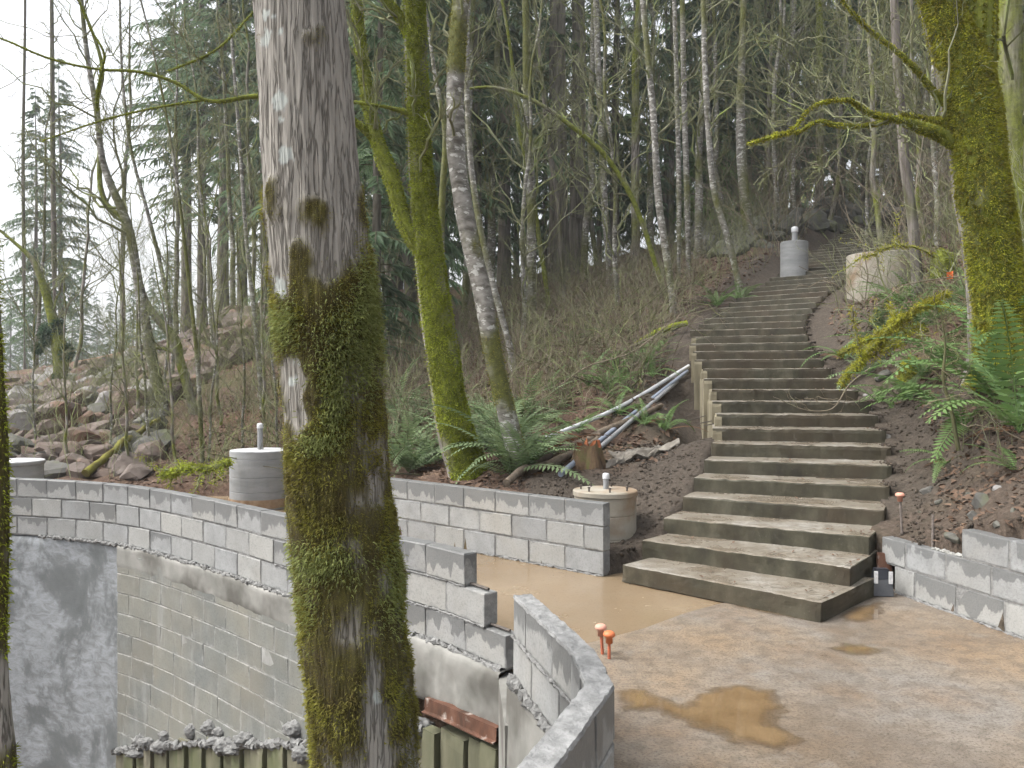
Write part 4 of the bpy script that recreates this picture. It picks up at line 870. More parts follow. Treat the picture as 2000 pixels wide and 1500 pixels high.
def traced(name, label, pts, D=None, mat='bark_alder', moss=.4, sides=12, nb=14, bl=1.6, group=None, cat='tree', twig='twig', seed=0, limbs=(), blades=0, bmat='moss_green', blen=.03, bwid=.009, root=True, bmin=.25, ang=(35, 70), up=.25, lump=.10, top=True, nt=5, barkside=0):
    r = np.random.default_rng(seed + 100)
    if D is None: D = hit(pts[0][0], pts[0][1])[1]
    pts = list(pts)
    if root: b = pts[0]; pts.insert(0, (b[0] + (b[0] - pts[1][0]) * .1, b[1] + 40 * 9 / D, b[2] * 1.25))
    if top:
        a, b = pts[-2], pts[-1]; d = (b[0] - a[0]) / max(a[1] - b[1], 1)
        pts += [(b[0] + d * 250 + r.normal() * 8, b[1] - 250, b[2] * .85), (b[0] + d * 550 + r.normal() * 20, b[1] - 550, b[2] * .6)]
    P, Rd = pxpath(pts, D); Rd = Rd * (.86 if blades > 20000 else 1); o = P[1 if root else 0].copy()
    t = thing(name, label, cat, o, 0, group)
    S = resample(np.c_[P, Rd], max(24, len(pts) * 4)); Pp, Rr = S[:, :3] - o, np.maximum(S[:, 3], .004)
    nr = int(np.clip(np.linalg.norm(Pp[-1] - Pp[0]) / .06, 40, 170)) if blades else max(30, len(S))
    V, N, C, rad = trunk_surface(Pp, Rr, nr, sides * (2 if blades else 1), seed, .05 if blades else .03, lump)
    mo = np.clip((fbm(V * np.array([1, 1, .6]) * (3.2 if blades else 2.5) + seed, 3, seed + 2) - .5) * 5 + moss * 2 - .5, 0, 1)
    vd = nrm(o[:2]); mo = np.clip(mo - barkside * sstep(.80, .95, -N[..., 0] * vd[1] + N[..., 1] * vd[0]), 0, 1)
    mb = MB(); mb.add(V.reshape(-1, 3), ring_quads(*V.shape[:2]), moss=mo.ravel(), lichen=0); mb.build('trunk', MAT[mat], t, smooth=True)
    bm_ = MB(); lpaths = []
    for lp in limbs:                                      # traced limbs: list of (px,py,w[,dD])
        LP, LR = pxpath(lp, D); LR = LR * np.where(LR > .05, .86, .68); Sx = resample(np.c_[LP, LR], max(14, len(lp) * 4)); lv, lN, lC, lrad = trunk_surface(Sx[:, :3] - o, np.maximum(Sx[:, 3], .004), len(Sx) * 2, 10, seed + 31, .0, .16)
        lm = MB(); lm.add(lv.reshape(-1, 3), ring_quads(*lv.shape[:2]), moss=np.clip(moss * 1.3 + (fbm(lv * 5, 2, 3) - .5) * 1.5, 0, 1).ravel(), lichen=0); lm.build('limb', MAT[mat], t, smooth=True)
        lpaths.append((Sx[:, :3] - o, np.maximum(Sx[:, 3], .004), lv, lN))
    # side branches and twigs
    if nb:
        Q, q_r = grow(Pp[None], Rr[None], nb, bmin, ang, 1, 9, .4, up, .35, 1.0, r, length=bl); q_r = np.minimum(q_r, .016 if blades else .028)
        allP = [(Q, q_r)]
        for LPp, LRr, _, _ in lpaths:
            Q2, r2 = grow(LPp[None], LRr[None], 9, .2, (30, 70), 1, 9, .35, up, .35, 1.0, r, length=bl * .7); r2 = np.minimum(r2, .014); allP.append((Q2, r2))
        Q = np.concatenate([x for x, _ in allP]); q_r = np.concatenate([x for _, x in allP])
        v, q = tubes(Q, np.maximum(q_r, .004), 5); bm_.add(v, q)
        T2, r2 = grow(Q, q_r, nt, .2, (25, 60), .5, 6, .55, up * .5, .4, 1.0, r); v, q = tubes(T2, np.maximum(r2, .0025), 3); bm_.add(v, q)
        T3, r3 = grow(T2, r2, 3, .2, (25, 60), .5, 4, .6, .1, .4, 1.0, r); v, q = tubes(T3, np.maximum(r3, .002), 3); bm_.add(v, q)
        tag(bm_.build('branches', MAT[twig], t), kind='stuff')
    if blades:
        mbm = MB(); surf = [(V, N, mo)] + [(lv, lN, np.ones(lv.shape[:2]) * min(1, moss * 1.4)) for _, _, lv, lN in lpaths]
        for k_, (SV, SN, SM) in enumerate(surf):
            A = SV.reshape(-1, 3); NN = SN.reshape(-1, 3); pr = np.clip(SM.ravel() - .25, 0, 1); pr = pr / max(pr.sum(), 1e-6)
            lr_ = np.linalg.norm(SV[:, 0] - SV[:, SV.shape[1] // 2], axis=-1).mean() / 2; nb_ = blades if k_ == 0 else int(blades * .09 * min(1.5, lr_ / .05)); ix = r.choice(len(A), nb_, p=pr); ns_ = SV.shape[1]
            jit = r.normal(size=(nb_, 3)) * (.03 if k_ == 0 else .012); jit -= NN[ix] * (jit * NN[ix]).sum(-1, keepdims=True)
            v, q, tt = moss_blades(A[ix] + jit, NN[ix], blen if k_ == 0 else blen * min(.8, .25 + lr_ * 8), bwid, r); mbm.add(v, q, tt)
        tag(mbm.build('moss', MAT[bmat], t), kind='stuff')
    return t

# foreground trunk -------------------------------------------------
def big_trunk():
    r = np.random.default_rng(5); D = 3.0
    px = [(735, 1760, 226), (724, 1620, 214), (716, 1500, 196), (706, 1380, 193), (694, 1250, 191), (682, 1120, 189), (667, 1000, 187), (658, 880, 186), (648, 750, 184), (636, 600, 183), (624, 500, 184), (606, 300, 181), (593, 100, 176), (585, 0, 173), (572, -200, 168), (560, -500, 160)]
    P, Rd = pxpath(px, D); o = P[0].copy(); S = resample(np.c_[P, Rd], 80)
    t = thing('maple_tree', 'large mossy trunk in the foreground with pale lichen spots', 'tree', o)
    nr, ns = 420, 240; V, N, C, rad = trunk_surface(S[:, :3] - o, S[:, 3], nr, ns, 3, .05, .035, ridge_f=46)
    W = V + o; py = CY - (W[..., 2] - EYE) * F / D; pxx = CX + W[..., 0] * F / W[..., 1]
    f = fbm(W * np.array([1, 1, .75]) * 9, 4, 12); f2 = fbm(W * 2.2, 3, 15)
    lev = np.interp(py, [-300, 60, 330, 460, 560, 620, 1000, 1500], [-.42, -.33, -.30, -.12, .04, .16, .20, .06])
    u = (pxx - np.interp(py, [p[1] for p in px[::-1]], [p[0] for p in px[::-1]])) / 95          # -1 left .. 1 right
    lev = lev + np.where(py < 640, np.clip(u - .35, 0, 1) * .25 * sstep(250, 560, py), 0)
    lev = lev - .55 * np.exp(-((u + .80) / .22) ** 2) * (sstep(440, 500, py) * sstep(620, 575, py) + sstep(690, 715, py) * sstep(880, 800, py))   # bare bark windows on the left
    lev = lev - .30 * np.exp(-((u - .30) / .2) ** 2) * sstep(1240, 1290, py)
    for (cx_, cy_, sx_, sy_, am) in [(605, 95, 60, 35, .28), (530, 395, 22, 50, .42), (615, 430, 34, 45, .30), (565, 540, 40, 70, .3), (700, 380, 15, 60, .3), (560, 630, 40, 60, .4), (690, 600, 50, 70, .2)]:
        lev = lev + am * np.exp(-((pxx - cx_) / sx_) ** 2 - ((py - cy_) / sy_) ** 2) * (N[..., 1] < .2)
    mo = sstep(.43, .64, f * .75 + f2 * .25 + lev)
    li = np.zeros_like(mo)
    for (cx_, cy_, s_) in [(547, 228, 15), (557, 327, 16), (545, 575, 18), (521, 62, 7), (520, 105, 11), (550, 98, 6), (536, 70, 5), (550, 262, 6), (572, 745, 9), (585, 700, 12), (566, 930, 10), (735, 1330, 10), (800, 1480, 12)]:
        dd = np.hypot((pxx - cx_), (py - cy_) / 1.25) / s_; li = np.maximum(li, sstep(1.05, .8, dd + (fbm(W * 60, 3, 6) - .5) * 1.7) * (N[..., 1] < 0))
    li *= (1 - mo)
    V = V + N * (mo * (.005 + .026 * np.clip(fbm(W * 9, 4, 41) - .25, 0, 1)))[..., None]
    mb = MB(); mb.add(V.reshape(-1, 3), ring_quads(nr, ns), moss=mo.ravel(), lichen=li.ravel()); mb.build('trunk', MAT['bark_maple'], t, smooth=True)
    A = V.reshape(-1, 3); NN = N.reshape(-1, 3); pr = mo.ravel() * (.25 + fbm(A * 7, 3, 77)) * np.where(NN[:, 1] > .5, .25, 1); pr /= pr.sum()
    n = 80000; ix = r.choice(len(A), n, p=pr); jit = r.normal(size=(n, 3)) * .006
    big = sstep(.5, .62, fbm(A[ix] * 4.3, 3, 51))
    mb = MB(); v, q, tt = moss_blades(A[ix] + jit, NN[ix], .006 + .010 * big, .0021 + .0014 * big, r, .5)
    mb.add(v, q, tt); tag(mb.build('moss', MAT['moss_olive'], t), 'shaggy olive moss sleeve on the trunk', kind='stuff')
    # feathery hanging tufts in the pale green patch
    c_ = []; 
    for (cx_, cy_, sx_, sy_, k) in [(672, 700, 45, 75, 3200), (715, 620, 22, 80, 2600), (655, 790, 18, 45, 1100), (640, 1080, 50, 30, 1400), (560, 640, 20, 35, 1000), (765, 1130, 22, 70, 1200), (625, 860, 30, 16, 600), (600, 1150, 25, 60, 500)]:
        Wp = A + o; d2 = ((CX + Wp[:, 0] * F / Wp[:, 1] - cx_) / sx_) ** 2 + ((CY - (Wp[:, 2] - EYE) * F / D - cy_) / sy_) ** 2
        pr = np.exp(-d2) * (NN[:, 1] < .15); pr /= pr.sum(); c_.append(r.choice(len(A), k, p=pr))
    ix = np.concatenate(c_); jit = r.normal(size=(len(ix), 3)) * .008
    mb = MB(); v, q, tt = moss_blades(A[ix] + jit + NN[ix] * .008, NN[ix], .020, .0034, r, 1.0); mb.add(v, q, tt)
    tag(mb.build('hanging_moss', MAT['moss_tuft'], t), 'pale green hanging moss tufts', kind='stuff'); return t
MAT['moss_tuft'] = m_leaf('moss_tuft', (.13, .15, .035), (.20, .23, .07), (.27, .30, .11), .6, .25, .9, 5)
big_trunk()
# dark trunk cut by the left frame edge
P, Rd = pxpath([(10, 2000, 40), (5, 1500, 46), (-6, 1300, 36), (-4, 1000, 38), (-2, 850, 30), (-8, 700, 24), (-16, 500, 20), (-30, 100, 18), (-40, -300, 15)], 2.7); o = P[0].copy(); S = resample(np.c_[P, Rd], 60)
t = thing('young_maple', 'narrow mossy trunk cut off by the left picture edge', 'tree', o); V, N, C, rad = trunk_surface(S[:, :3] - o, S[:, 3], 160, 40, 8, .06, .1)
mo = sstep(.40, .55, fbm(V * 6, 3, 3)); mb = MB(); mb.add(V.reshape(-1, 3), ring_quads(160, 40), moss=mo.ravel(), lichen=0); mb.build('trunk', MAT['bark_maple'], t, smooth=True)
A = V.reshape(-1, 3); NN = N.reshape(-1, 3); pr = mo.ravel() / mo.sum(); ix = rng.choice(len(A), 7000, p=pr); mb = MB(); mb.add(*moss_blades(A[ix] + rng.normal(size=(7000, 3)) * .005, NN[ix], .016, .004, rng, .6)); tag(mb.build('moss', MAT['moss_green'], t), kind='stuff')

# mossy pair, alder, right maple -----------------------------------
T1 = [(922, 950, 100), (898, 870, 82), (880, 800, 76), (865, 700, 74), (850, 600, 70), (838, 500, 66), (826, 400, 58), (820, 300, 50), (815, 200, 47), (812, 100, 45), (808, 0, 44)]
traced('mossy_maple', 'forked maple trunk thickly clad in bright green moss behind the straight wall', T1, 9.1, 'bark_mossy', 1.05, 22, 10, 1.6, seed=1, blades=46000, blen=.028, bwid=.010, lump=.15, barkside=.8,
  limbs=[[(832, 500, 40), (795, 445, 38), (765, 350, 36), (745, 300, 34), (730, 250, 30), (716, 180, 28), (706, 100, 27), (698, 20, 25), (688, -120, 22)],
         [(820, 130, 24), (795, 60, 24), (770, 20, 20), (735, -20, 16)], [(812, 225, 22, 0), (770, 213, 12, -.1), (690, 200, 10, -.2), (600, 193, 10, -.3), (505, 188, 13, -.4), (400, 196, 10, -.5), (350, 165, 9, -.5), (265, 140, 8, -.6), (200, 137, 7, -.6), (100, 116, 6, -.7), (0, 75, 5, -.8), (-90, 50, 3, -.8)],
         [(400, 196, 7, -.5), (300, 212, 6, -.5), (200, 236, 5, -.5), (85, 275, 3, -.6)], [(200, 137, 5, -.6), (205, 110, 6, -.7), (180, 60, 5, -.7), (154, 0, 4, -.7), (130, -60, 3, -.7)],
         [(760, 320, 22), (725, 265, 18), (690, 235, 14), (640, 195, 10)], [(200, 137, 6, -.6), (192, 180, 7, -.6), (190, 215, 5, -.6)], [(500, 20, 4, -.4), (420, 100, 6, -.5), (330, 140, 5, -.5)]])
T2 = [(1027, 950, 46), (1000, 850, 38), (976, 750, 36), (956, 650, 36), (940, 560, 36), (920, 480, 36), (905, 400, 36), (893, 330, 35), (889, 230, 35), (893, 100, 34), (900, 0, 32)]
traced('red_alder', 'pale grey alder trunk with white patches right of the mossy maple', T2, 8.9, 'bark_alder', .26, 20, 12, 1.5, seed=2, blades=5000, blen=.02, bwid=.008, bmat='moss_olive', bmin=.4)
T3 = [(1962, 705, 150), (1950, 620, 122), (1942, 560, 116), (1936, 500, 114), (1921, 400, 118), (1908, 300, 116), (1893, 200, 118), (1872, 110, 104), (1848, 50, 88), (1832, 0, 82)]
traced('mossy_maple', 'broad maple trunk at right covered in golden green moss', T3, 7.6, 'bark_mossy', 1.25, 24, 8, 1.5, seed=3, blades=65000, bmat='moss_gold', blen=.030, bwid=.010, lump=.13, bmin=.5, barkside=1,
  limbs=[[(1900, 170, 80), (1912, 90, 70), (1916, 0, 70), (1925, -150, 60), (1935, -350, 48)],
         [(1880, 290, 38), (1842, 266, 34), (1790, 247, 26, -.1), (1745, 232, 17, -.2), (1700, 222, 15, -.3), (1680, 212, 13, -.3), (1660, 197, 9, -.4), (1620, 198, 8, -.4), (1572, 223, 7, -.5), (1552, 250, 6, -.5), (1500, 270, 7, -.6), (1462, 281, 5, -.6)],
         [(1740, 236, 14, -.2), (1690, 246, 12, -.2), (1640, 246, 12, -.3), (1590, 240, 10, -.3), (1560, 258, 7, -.3), (1510, 262, 4, -.3)],
         [(1860, 215, 26), (1828, 185, 20), (1780, 128, 14, -.1), (1740, 93, 12, -.1), (1700, 62, 10, -.1), (1672, 35, 8, -.2), (1620, -30, 6, -.2)],
         [(1840, 262, 22), (1838, 240, 24), (1815, 235, 14), (1760, 225, 10)]])
# slender traced trees ------------------------------------------------
def slim(label, pts, D=None, mat='bark_alder', moss=.3, nb=16, bl=1.8, seed=0, name='red_alder', **k):
    return traced(name, label, pts, D, mat, moss, 9, nb, bl, seed=seed, **k)
slim('slim alder left of the upper steps with a bare pale stem', [(1316, 612, 15), (1306, 531, 14), (1287, 400, 14), (1276, 230, 13), (1264, 100, 12), (1255, 0, 11)], seed=11)
slim('thin alder rooted at the left edge of the stairs by a green fern', [(1447, 574, 13), (1437, 530, 13), (1420, 460, 13), (1400, 400, 12), (1383, 250, 12), (1376, 120, 11), (1373, 0, 10)], seed=12)
slim('alder with a mossy right side standing above the boulders', [(1467, 480, 24), (1458, 420, 22), (1450, 340, 20), (1446, 250, 18), (1448, 120, 14), (1452, 0, 12)], seed=13, moss=.5)
slim('pale alder with dark knots near the tall fir pair', [(1192, 560, 16), (1182, 420, 14), (1174, 250, 13), (1168, 120, 12), (1163, 0, 11)], seed=14)
slim('thin mossy tree bowed in a long arch to the left', [(1300, 585, 11), (1275, 500, 10), (1252, 430, 10), (1210, 343, 10), (1175, 297, 10), (1122, 252, 9), (1052, 203, 8), (955, 171, 6), (900, 176, 4)], seed=15, moss=.9, mat='bark_mossy', name='vine_maple', top=False)
slim('dark crooked sapling with a hooked top in front of the firs', [(1165, 520, 11), (1157, 455, 10), (1143, 350, 10), (1128, 252, 9), (1115, 196, 8), (1070, 157, 6), (1000, 112, 4)], seed=16, moss=.5, mat='bark_fir', name='vine_maple', top=False, twig='twig_dark')
slim('dark upright stem with few twigs in the middle of the slope', [(1103, 590, 11), (1095, 490, 10), (1082, 350, 9), (1072, 297, 8), (1062, 200, 7), (1050, 60, 6)], seed=17, moss=.4, mat='bark_fir', name='vine_maple', twig='twig_dark')
slim('straight pale alder in the gap right of the arching tree', [(1345, 540, 13), (1342, 400, 12), (1336, 200, 11), (1332, 0, 10)], seed=18)
slim('twin stemmed alder right of the pale gap tree', [(1325, 560, 10), (1326, 400, 10), (1322, 200, 9), (1316, 0, 8)], seed=19)
slim('mossy leaning tree above the boulders at the top of the slope', [(1566, 405, 22), (1580, 360, 18), (1598, 290, 14), (1612, 220, 11), (1630, 100, 9), (1640, 0, 8)], seed=20, moss=.95, mat='bark_mossy', name='vine_maple')
slim('crooked alder behind the small drum with a forked top', [(1530, 425, 14), (1538, 330, 12), (1542, 220, 11), (1546, 100, 10), (1550, 0, 9)], seed=21, limbs=[[(1535, 215, 8), (1512, 190, 8), (1545, 80, 9), (1600, 20, 8), (1620, -40, 7)], [(1528, 270, 6), (1510, 180, 8), (1540, 90, 8)]])
slim('bare snag stem with a mossy collar beside the large tan drum', [(1792, 556, 22), (1786, 480, 21), (1778, 400, 20), (1768, 330, 19), (1757, 200, 18), (1750, 100, 17), (1745, 0, 15)], 12.3, seed=22, moss=.15, mat='bark_fir', nb=7, bl=1.0)
slim('grey birch like trunk close behind the pale alder', [(868, 640, 16), (862, 480, 14), (864, 380, 13), (870, 260, 12), (850, 150, 8), (838, 60, 6)], 13.0, seed=23, moss=.5)
slim('thin grey trunk leaning right beside the pale alder', [(1000, 700, 14), (975, 600, 13), (950, 500, 12), (930, 400, 12), (915, 250, 11), (912, 100, 10), (915, 0, 9)], 14, seed=24)
slim('green stemmed sapling leaning left in the centre of the woods', [(1072, 600, 12), (1055, 480, 10), (1035, 350, 10), (1012, 240, 9), (1000, 120, 7)], seed=25, moss=.8, mat='bark_mossy', name='vine_maple')
slim('thick mossy maple at the right picture edge behind the golden trunk', [(1990, 640, 60), (1985, 450, 56), (1978, 250, 52), (1972, 100, 48), (1968, 0, 46)], 12.5, seed=26, moss=.7, mat='bark_mossy', nb=20, bl=2.4, name='mossy_maple')
slim('bent maple with an elbow above the curved wall', [(378, 806, 20), (362, 740, 19), (350, 700, 18), (342, 665, 20), (330, 648, 16), (307, 623, 15), (287, 593, 14), (268, 535, 13), (256, 485, 12), (245, 430, 12), (210, 402, 11), (200, 378, 10), (196, 280, 10), (190, 200, 9), (201, 147, 8), (180, 60, 6), (154, 0, 5)], seed=27, moss=.75, mat='bark_mossy', name='bent_maple', nb=24, bl=1.7, limbs=[[(345, 690, 9), (310, 680, 9), (280, 690, 8), (240, 715, 6), (200, 735, 4)]])
slim('pale mossy trunk crossing behind the bent maple', [(320, 812, 24), (305, 740, 22), (292, 680, 22), (282, 620, 20), (268, 540, 18), (250, 440, 17), (225, 380, 16), (205, 330, 13), (190, 220, 11), (170, 100, 9), (160, 0, 8)], seed=28, moss=.5, nb=22, bl=2.2)
slim('ivy clad trunk with dark green burls at far left', [(117, 770, 26), (118, 690, 30), (108, 640, 22), (97, 600, 17), (82, 550, 14), (62, 505, 10), (30, 475, 7), (0, 450, 5)], seed=29, moss=.9, mat='bark_mossy', name='ivy_clad_maple', top=False, nb=10)
slim('thin pale stem right of the ivy clad trunk', [(108, 660, 11), (106, 500, 10), (104, 300, 9), (103, 100, 8), (102, 0, 7)], 34, seed=30, mat='bark_fir', nb=18, bl=2)
slim('thin straight pole of a tree at the far left edge', [(48, 740, 8), (47, 500, 7), (46, 300, 6), (50, 60, 5)], 34, seed=31, mat='bark_fir', nb=16, bl=2)
slim('slender pale alder at the foot of the red boulders', [(512, 800, 11), (505, 700, 10), (495, 600, 9), (480, 450, 8), (470, 300, 7), (455, 100, 6)], seed=32, nb=18)
slim('lichen covered young maple above the grey vent pipe', [(395, 905, 10), (392, 830, 9), (385, 700, 8), (370, 560, 7), (352, 400, 6), (330, 250, 5), (300, 100, 4)], seed=33, nb=26, bl=1.2, moss=.7)
slim('thin leaning stem among branches in the left sky gap', [(330, 800, 9), (338, 700, 8), (322, 560, 8), (290, 420, 7), (258, 300, 6), (240, 150, 5), (235, 0, 4)], 19, seed=34, nb=24, bl=1.8)

# background trees sharing a few meshes --------------------------------
def copy_tree(o, loc, rz, sc, label=None, group=None):
    c = o.copy(); scene.collection.objects.link(c); c.location = loc; c.rotation_euler = (0, 0, rz); c.scale = (sc, sc, sc)
    if label: c['label'] = label
    if group: c['group'] = group
    for ch in o.children:
        k = ch.copy(); scene.collection.objects.link(k); k.parent = c
    return c
def conifer(seed, Ht, crown0, rad, mat, dens=1.0, droop=.35):
    r = np.random.default_rng(seed); t = thing('fir_tree', '', 'tree')
    z = np.linspace(-.4, Ht, 14); P = np.c_[np.cumsum(r.normal(size=14)) * .03, np.cumsum(r.normal(size=14)) * .03, z]; Rr = np.maximum(.0095 * Ht * (1 - z / Ht) ** .8, .012); Rr[0] *= 1.3
    mb = MB(); v, q = tubes(P, Rr, 9); mb.add(v, q, moss=.15, lichen=0); mb.build('trunk', MAT['bark_fir'], t, smooth=True)
    nb = int((Ht - crown0) * 9 * dens); h = np.sort(r.uniform(crown0, Ht - .2, nb)); az = r.uniform(0, 6.28, nb); u = (h - crown0) / (Ht - crown0)
    L = rad * (1 - u) ** .75 * r.uniform(.55, 1.1, nb) * np.where(u < .12, .6 + u * 3, 1) + .25
    s = np.linspace(0, 1, 7); d = np.c_[np.cos(az), np.sin(az)]
    px_ = np.interp(h, z, P[:, 0]); py_ = np.interp(h, z, P[:, 1])
    B = np.zeros((nb, 7, 3)); B[..., 0] = px_[:, None] + d[:, :1] * L[:, None] * s; B[..., 1] = py_[:, None] + d[:, 1:] * L[:, None] * s
    B[..., 2] = h[:, None] + L[:, None] * (r.uniform(.0, .25, (nb, 1)) * s - droop * r.uniform(.6, 1.4, (nb, 1)) * s ** 2)
    br = .006 + .012 * L[:, None] * (1 - s) * .6
    mb = MB(); v, q = tubes(B, br, 3); mb.add(v, q)
    nd = int(crown0 * 4); hd = r.uniform(min(1.5, crown0 * .3), crown0 + 1, nd); ad = r.uniform(0, 6.28, nd); Ld = r.uniform(.4, 1.6, nd); Dd = np.zeros((nd, 5, 3)); s5 = np.linspace(0, 1, 5)
    Dd[..., 0] = np.cos(ad)[:, None] * Ld[:, None] * s5; Dd[..., 1] = np.sin(ad)[:, None] * Ld[:, None] * s5; Dd[..., 2] = hd[:, None] - .25 * Ld[:, None] * s5 ** 2
    v, q = tubes(Dd, np.full((nd, 5), .008), 3); mb.add(v, q); tag(mb.build('branches', MAT['twig_dark'], t), kind='stuff')
    # needle sprays
    ns = 54; tt = r.uniform(.12, 1.0, (nb, ns)); x = tt * 6; i = np.clip(x.astype(int), 0, 5); f = (x - i)[..., None]; bi = np.arange(nb)[:, None]
    base = B[bi, i] * (1 - f) + B[bi, i + 1] * f; tan = nrm(B[bi, i + 1] - B[bi, i]); sd = nrm(np.cross(tan, np.array([0, 0, 1.]))) * r.choice([-1, 1], (nb, ns, 1))
    dr = nrm(tan * r.uniform(.3, 1.0, (nb, ns, 1)) + sd * r.uniform(.5, 1.0, (nb, ns, 1)) + np.array([0, 0, -1.]) * r.uniform(.05, .75, (nb, ns, 1)))
    Ls = (.20 + .19 * L[:, None] * (1 - tt * .6)) * r.uniform(.6, 1.3, (nb, ns)); wd = (Ls * .062 + .010)[..., None]
    b = nrm(np.cross(dr, np.array([0, 0, 1.]) + r.normal(size=(nb, ns, 3)) * .5)) * wd
    p0 = base; p1 = base + dr * (Ls * .45)[..., None]; p2 = base + dr * Ls[..., None] + np.array([0, 0, -.12]) * Ls[..., None]
    v = np.stack([p0, p1 + b, p2, p1 - b], 2).reshape(-1, 3); k = np.arange(nb * ns) * 4
    mb = MB(); mb.add(v, np.stack([k, k + 1, k + 2, k + 3], 1)); tag(mb.build('crown', mat, t), kind='stuff')
    return t
CON = [conifer(1, 24, 5.0, 3.4, MAT['needles']), conifer(2, 30, 10, 3.4, MAT['needles']), conifer(3, 19, 1.2, 3.1, MAT['needles'], 1.0, .5), conifer(4, 25, 2.5, 3.8, MAT['needles'], .95, .45)]
for c in CON: c.location = (0, -200, -100)
used = set()
def put(proto, px, D, sc, rz, label, group, dz=0):
    x = (px - CX) / F * D; loc = (x, D, (G(x, D) if D < 70 else float(H(np.array([x]), np.array([D]))[0])) - .05 + dz)
    if id(proto) not in used:
        used.add(id(proto)); proto.location = loc; proto.rotation_euler = (0, 0, rz); proto.scale = (sc,) * 3; proto['label'] = label; proto['group'] = group; return proto
    return copy_tree(proto, loc, rz, sc, label, group)
rc = np.random.default_rng(17)
LBF = 'dark green fir crowding the woods behind the bare trees'; GF = 'firs in the woods on the slope'
fir = [(1092, 24.5, 1, 1.0), (1128, 26, 1, .95), (985, 27, 1, .8), (735, 15.5, 2, .62), (690, 19, 2, .8), (800, 22, 3, .85), (760, 27, 0, 1.0), (860, 29, 3, 1.0), (930, 24, 3, .9), (1030, 32, 0, 1.1), (1200, 29, 2, 1.0),
       (1380, 29, 2, 1.1), (1450, 35, 3, 1.05), (1500, 29, 2, 1.15), (1555, 31, 2, 1.1), (1640, 36, 3, 1.15), (1690, 31, 2, 1.2), (1750, 33, 3, 1.0), (1810, 29, 0, .9), (1870, 34, 3, 1.1), (1930, 30, 2, 1.1), (1990, 27, 3, 1.0), (2060, 30, 0, 1.0),
       (395, 34, 0, .95), (435, 31, 1, .8), (475, 36, 0, 1.0), (365, 38, 1, .85), (520, 30, 3, .9), (560, 34, 0, 1.0), (610, 28, 3, .9), (650, 33, 0, 1.05), (700, 38, 3, 1.1), (780, 37, 2, .8), (870, 40, 2, .95), (950, 38, 2, .85), (1010, 42, 2, .95), (1065, 39, 2, .8), (1120, 41, 2, 1.0), (1170, 37, 2, .75), (1240, 40, 2, .9), (1300, 36, 2, .85), (1345, 41, 2, 1.0), (1460, 40, 2, .9), (1700, 39, 2, .8), (1420, 45, 2, 1.5), (1600, 46, 2, 1.5), (1850, 44, 2, 1.5)]
def region(px):
    for lim, txt in ((520, 'left of the foreground trunk above the red boulders'), (700, 'half hidden behind the foreground trunk'), (1000, 'behind the forked mossy maple and the pale alder'), (1250, 'in the middle of the woods'), (1600, 'above the slope left of the upper stairs'), (1900, 'beyond the top of the stairs')):
        if px < lim: return txt
    return 'behind the golden mossy maple at right'
for i, (px, D, v, sc) in enumerate(fir):
    lb = ('tall straight fir trunk, left one of the close pair', 'tall straight fir trunk, right one of the close pair')[i] if i < 2 else 'dark green fir ' + region(px)
    put(CON[v], px, D, sc * rc.uniform(.93, 1.08), rc.uniform(0, 6.28), lb, 'firs ' + region(px))
LBL = 'pale hazy fir standing beyond the boulders at far left'; GL = 'hazy firs at far left'
for (px, D, v, sc) in [(70, 48, 3, .74), (120, 54, 0, .82), (160, 75, 2, .62), (215, 80, 2, .5), (90, 85, 2, .55), (20, 90, 2, .6), (260, 70, 2, .5), (300, 85, 2, .62), (330, 62, 2, .6), (140, 95, 2, .6), (-20, 80, 2, .8), (50, 70, 2, .45), (190, 100, 2, .6), (240, 95, 2, .55)]:
    copy_tree(CON[v], ((px - CX) / F * D, D, float(H(np.array([(px - CX) / F * D]), np.array([D]))[0]) - .1), rc.uniform(0, 6.28), sc * rc.uniform(.9, 1.1), LBL, GL)
# bare alders
def bare(seed, Ht, r0, lean, mat='bark_alder', twig='twig'):
    r = np.random.default_rng(seed); t = thing('alder_tree', '', 'tree'); n = 14; z = np.linspace(-.4, Ht, n); k = np.linspace(0, 1, n)
    P = np.c_[lean * k ** 1.5 * Ht * .1 + np.cumsum(r.normal(size=n)) * .06, np.cumsum(r.normal(size=n)) * .06, z]; Rr = r0 * (1 - k) ** .7 + .012; Rr[0] *= 1.25
    V, N, C, rad = trunk_surface(P, Rr, 40, 9, seed, .02, .1); mo = np.clip((fbm(V * 2, 3, seed) - .5) * 5 + .6, 0, 1)
    mb = MB(); mb.add(V.reshape(-1, 3), ring_quads(40, 9), moss=mo.ravel(), lichen=0); mb.build('trunk', MAT[mat], t, smooth=True)
    mb = MB(); Q, q_r = grow(P[None], Rr[None], 26, .15, (35, 70), 1, 9, .4, .3, .3, 1.0, r, length=2.6); q_r = np.minimum(q_r, .03); v, q = tubes(Q, np.maximum(q_r, .005), 4); mb.add(v, q)
    T2, r2 = grow(Q, q_r, 6, .15, (25, 60), .5, 6, .6, .15, .35, 1.0, r); v, q = tubes(T2, np.maximum(r2, .004), 3); mb.add(v, q)
    T3, r3 = grow(T2, r2, 4, .15, (25, 60), .5, 4, .7, .1, .35, 1.0, r); v, q = tubes(T3, np.maximum(r3, .003), 3); mb.add(v, q); tag(mb.build('branches', MAT[twig], t), kind='stuff')
    return t
BARE = [bare(1, 14, .10, .4), bare(2, 12, .085, -.6), bare(3, 16, .12, .2, 'bark_mossy'), bare(4, 10, .06, 1.0, 'bark_mossy', 'twig'), bare(5, 9, .05, -.9, 'bark_alder', 'twig')]
LBA = 'bare slender alder among the trees on the wooded slope'; GA = 'bare alders on the wooded slope'
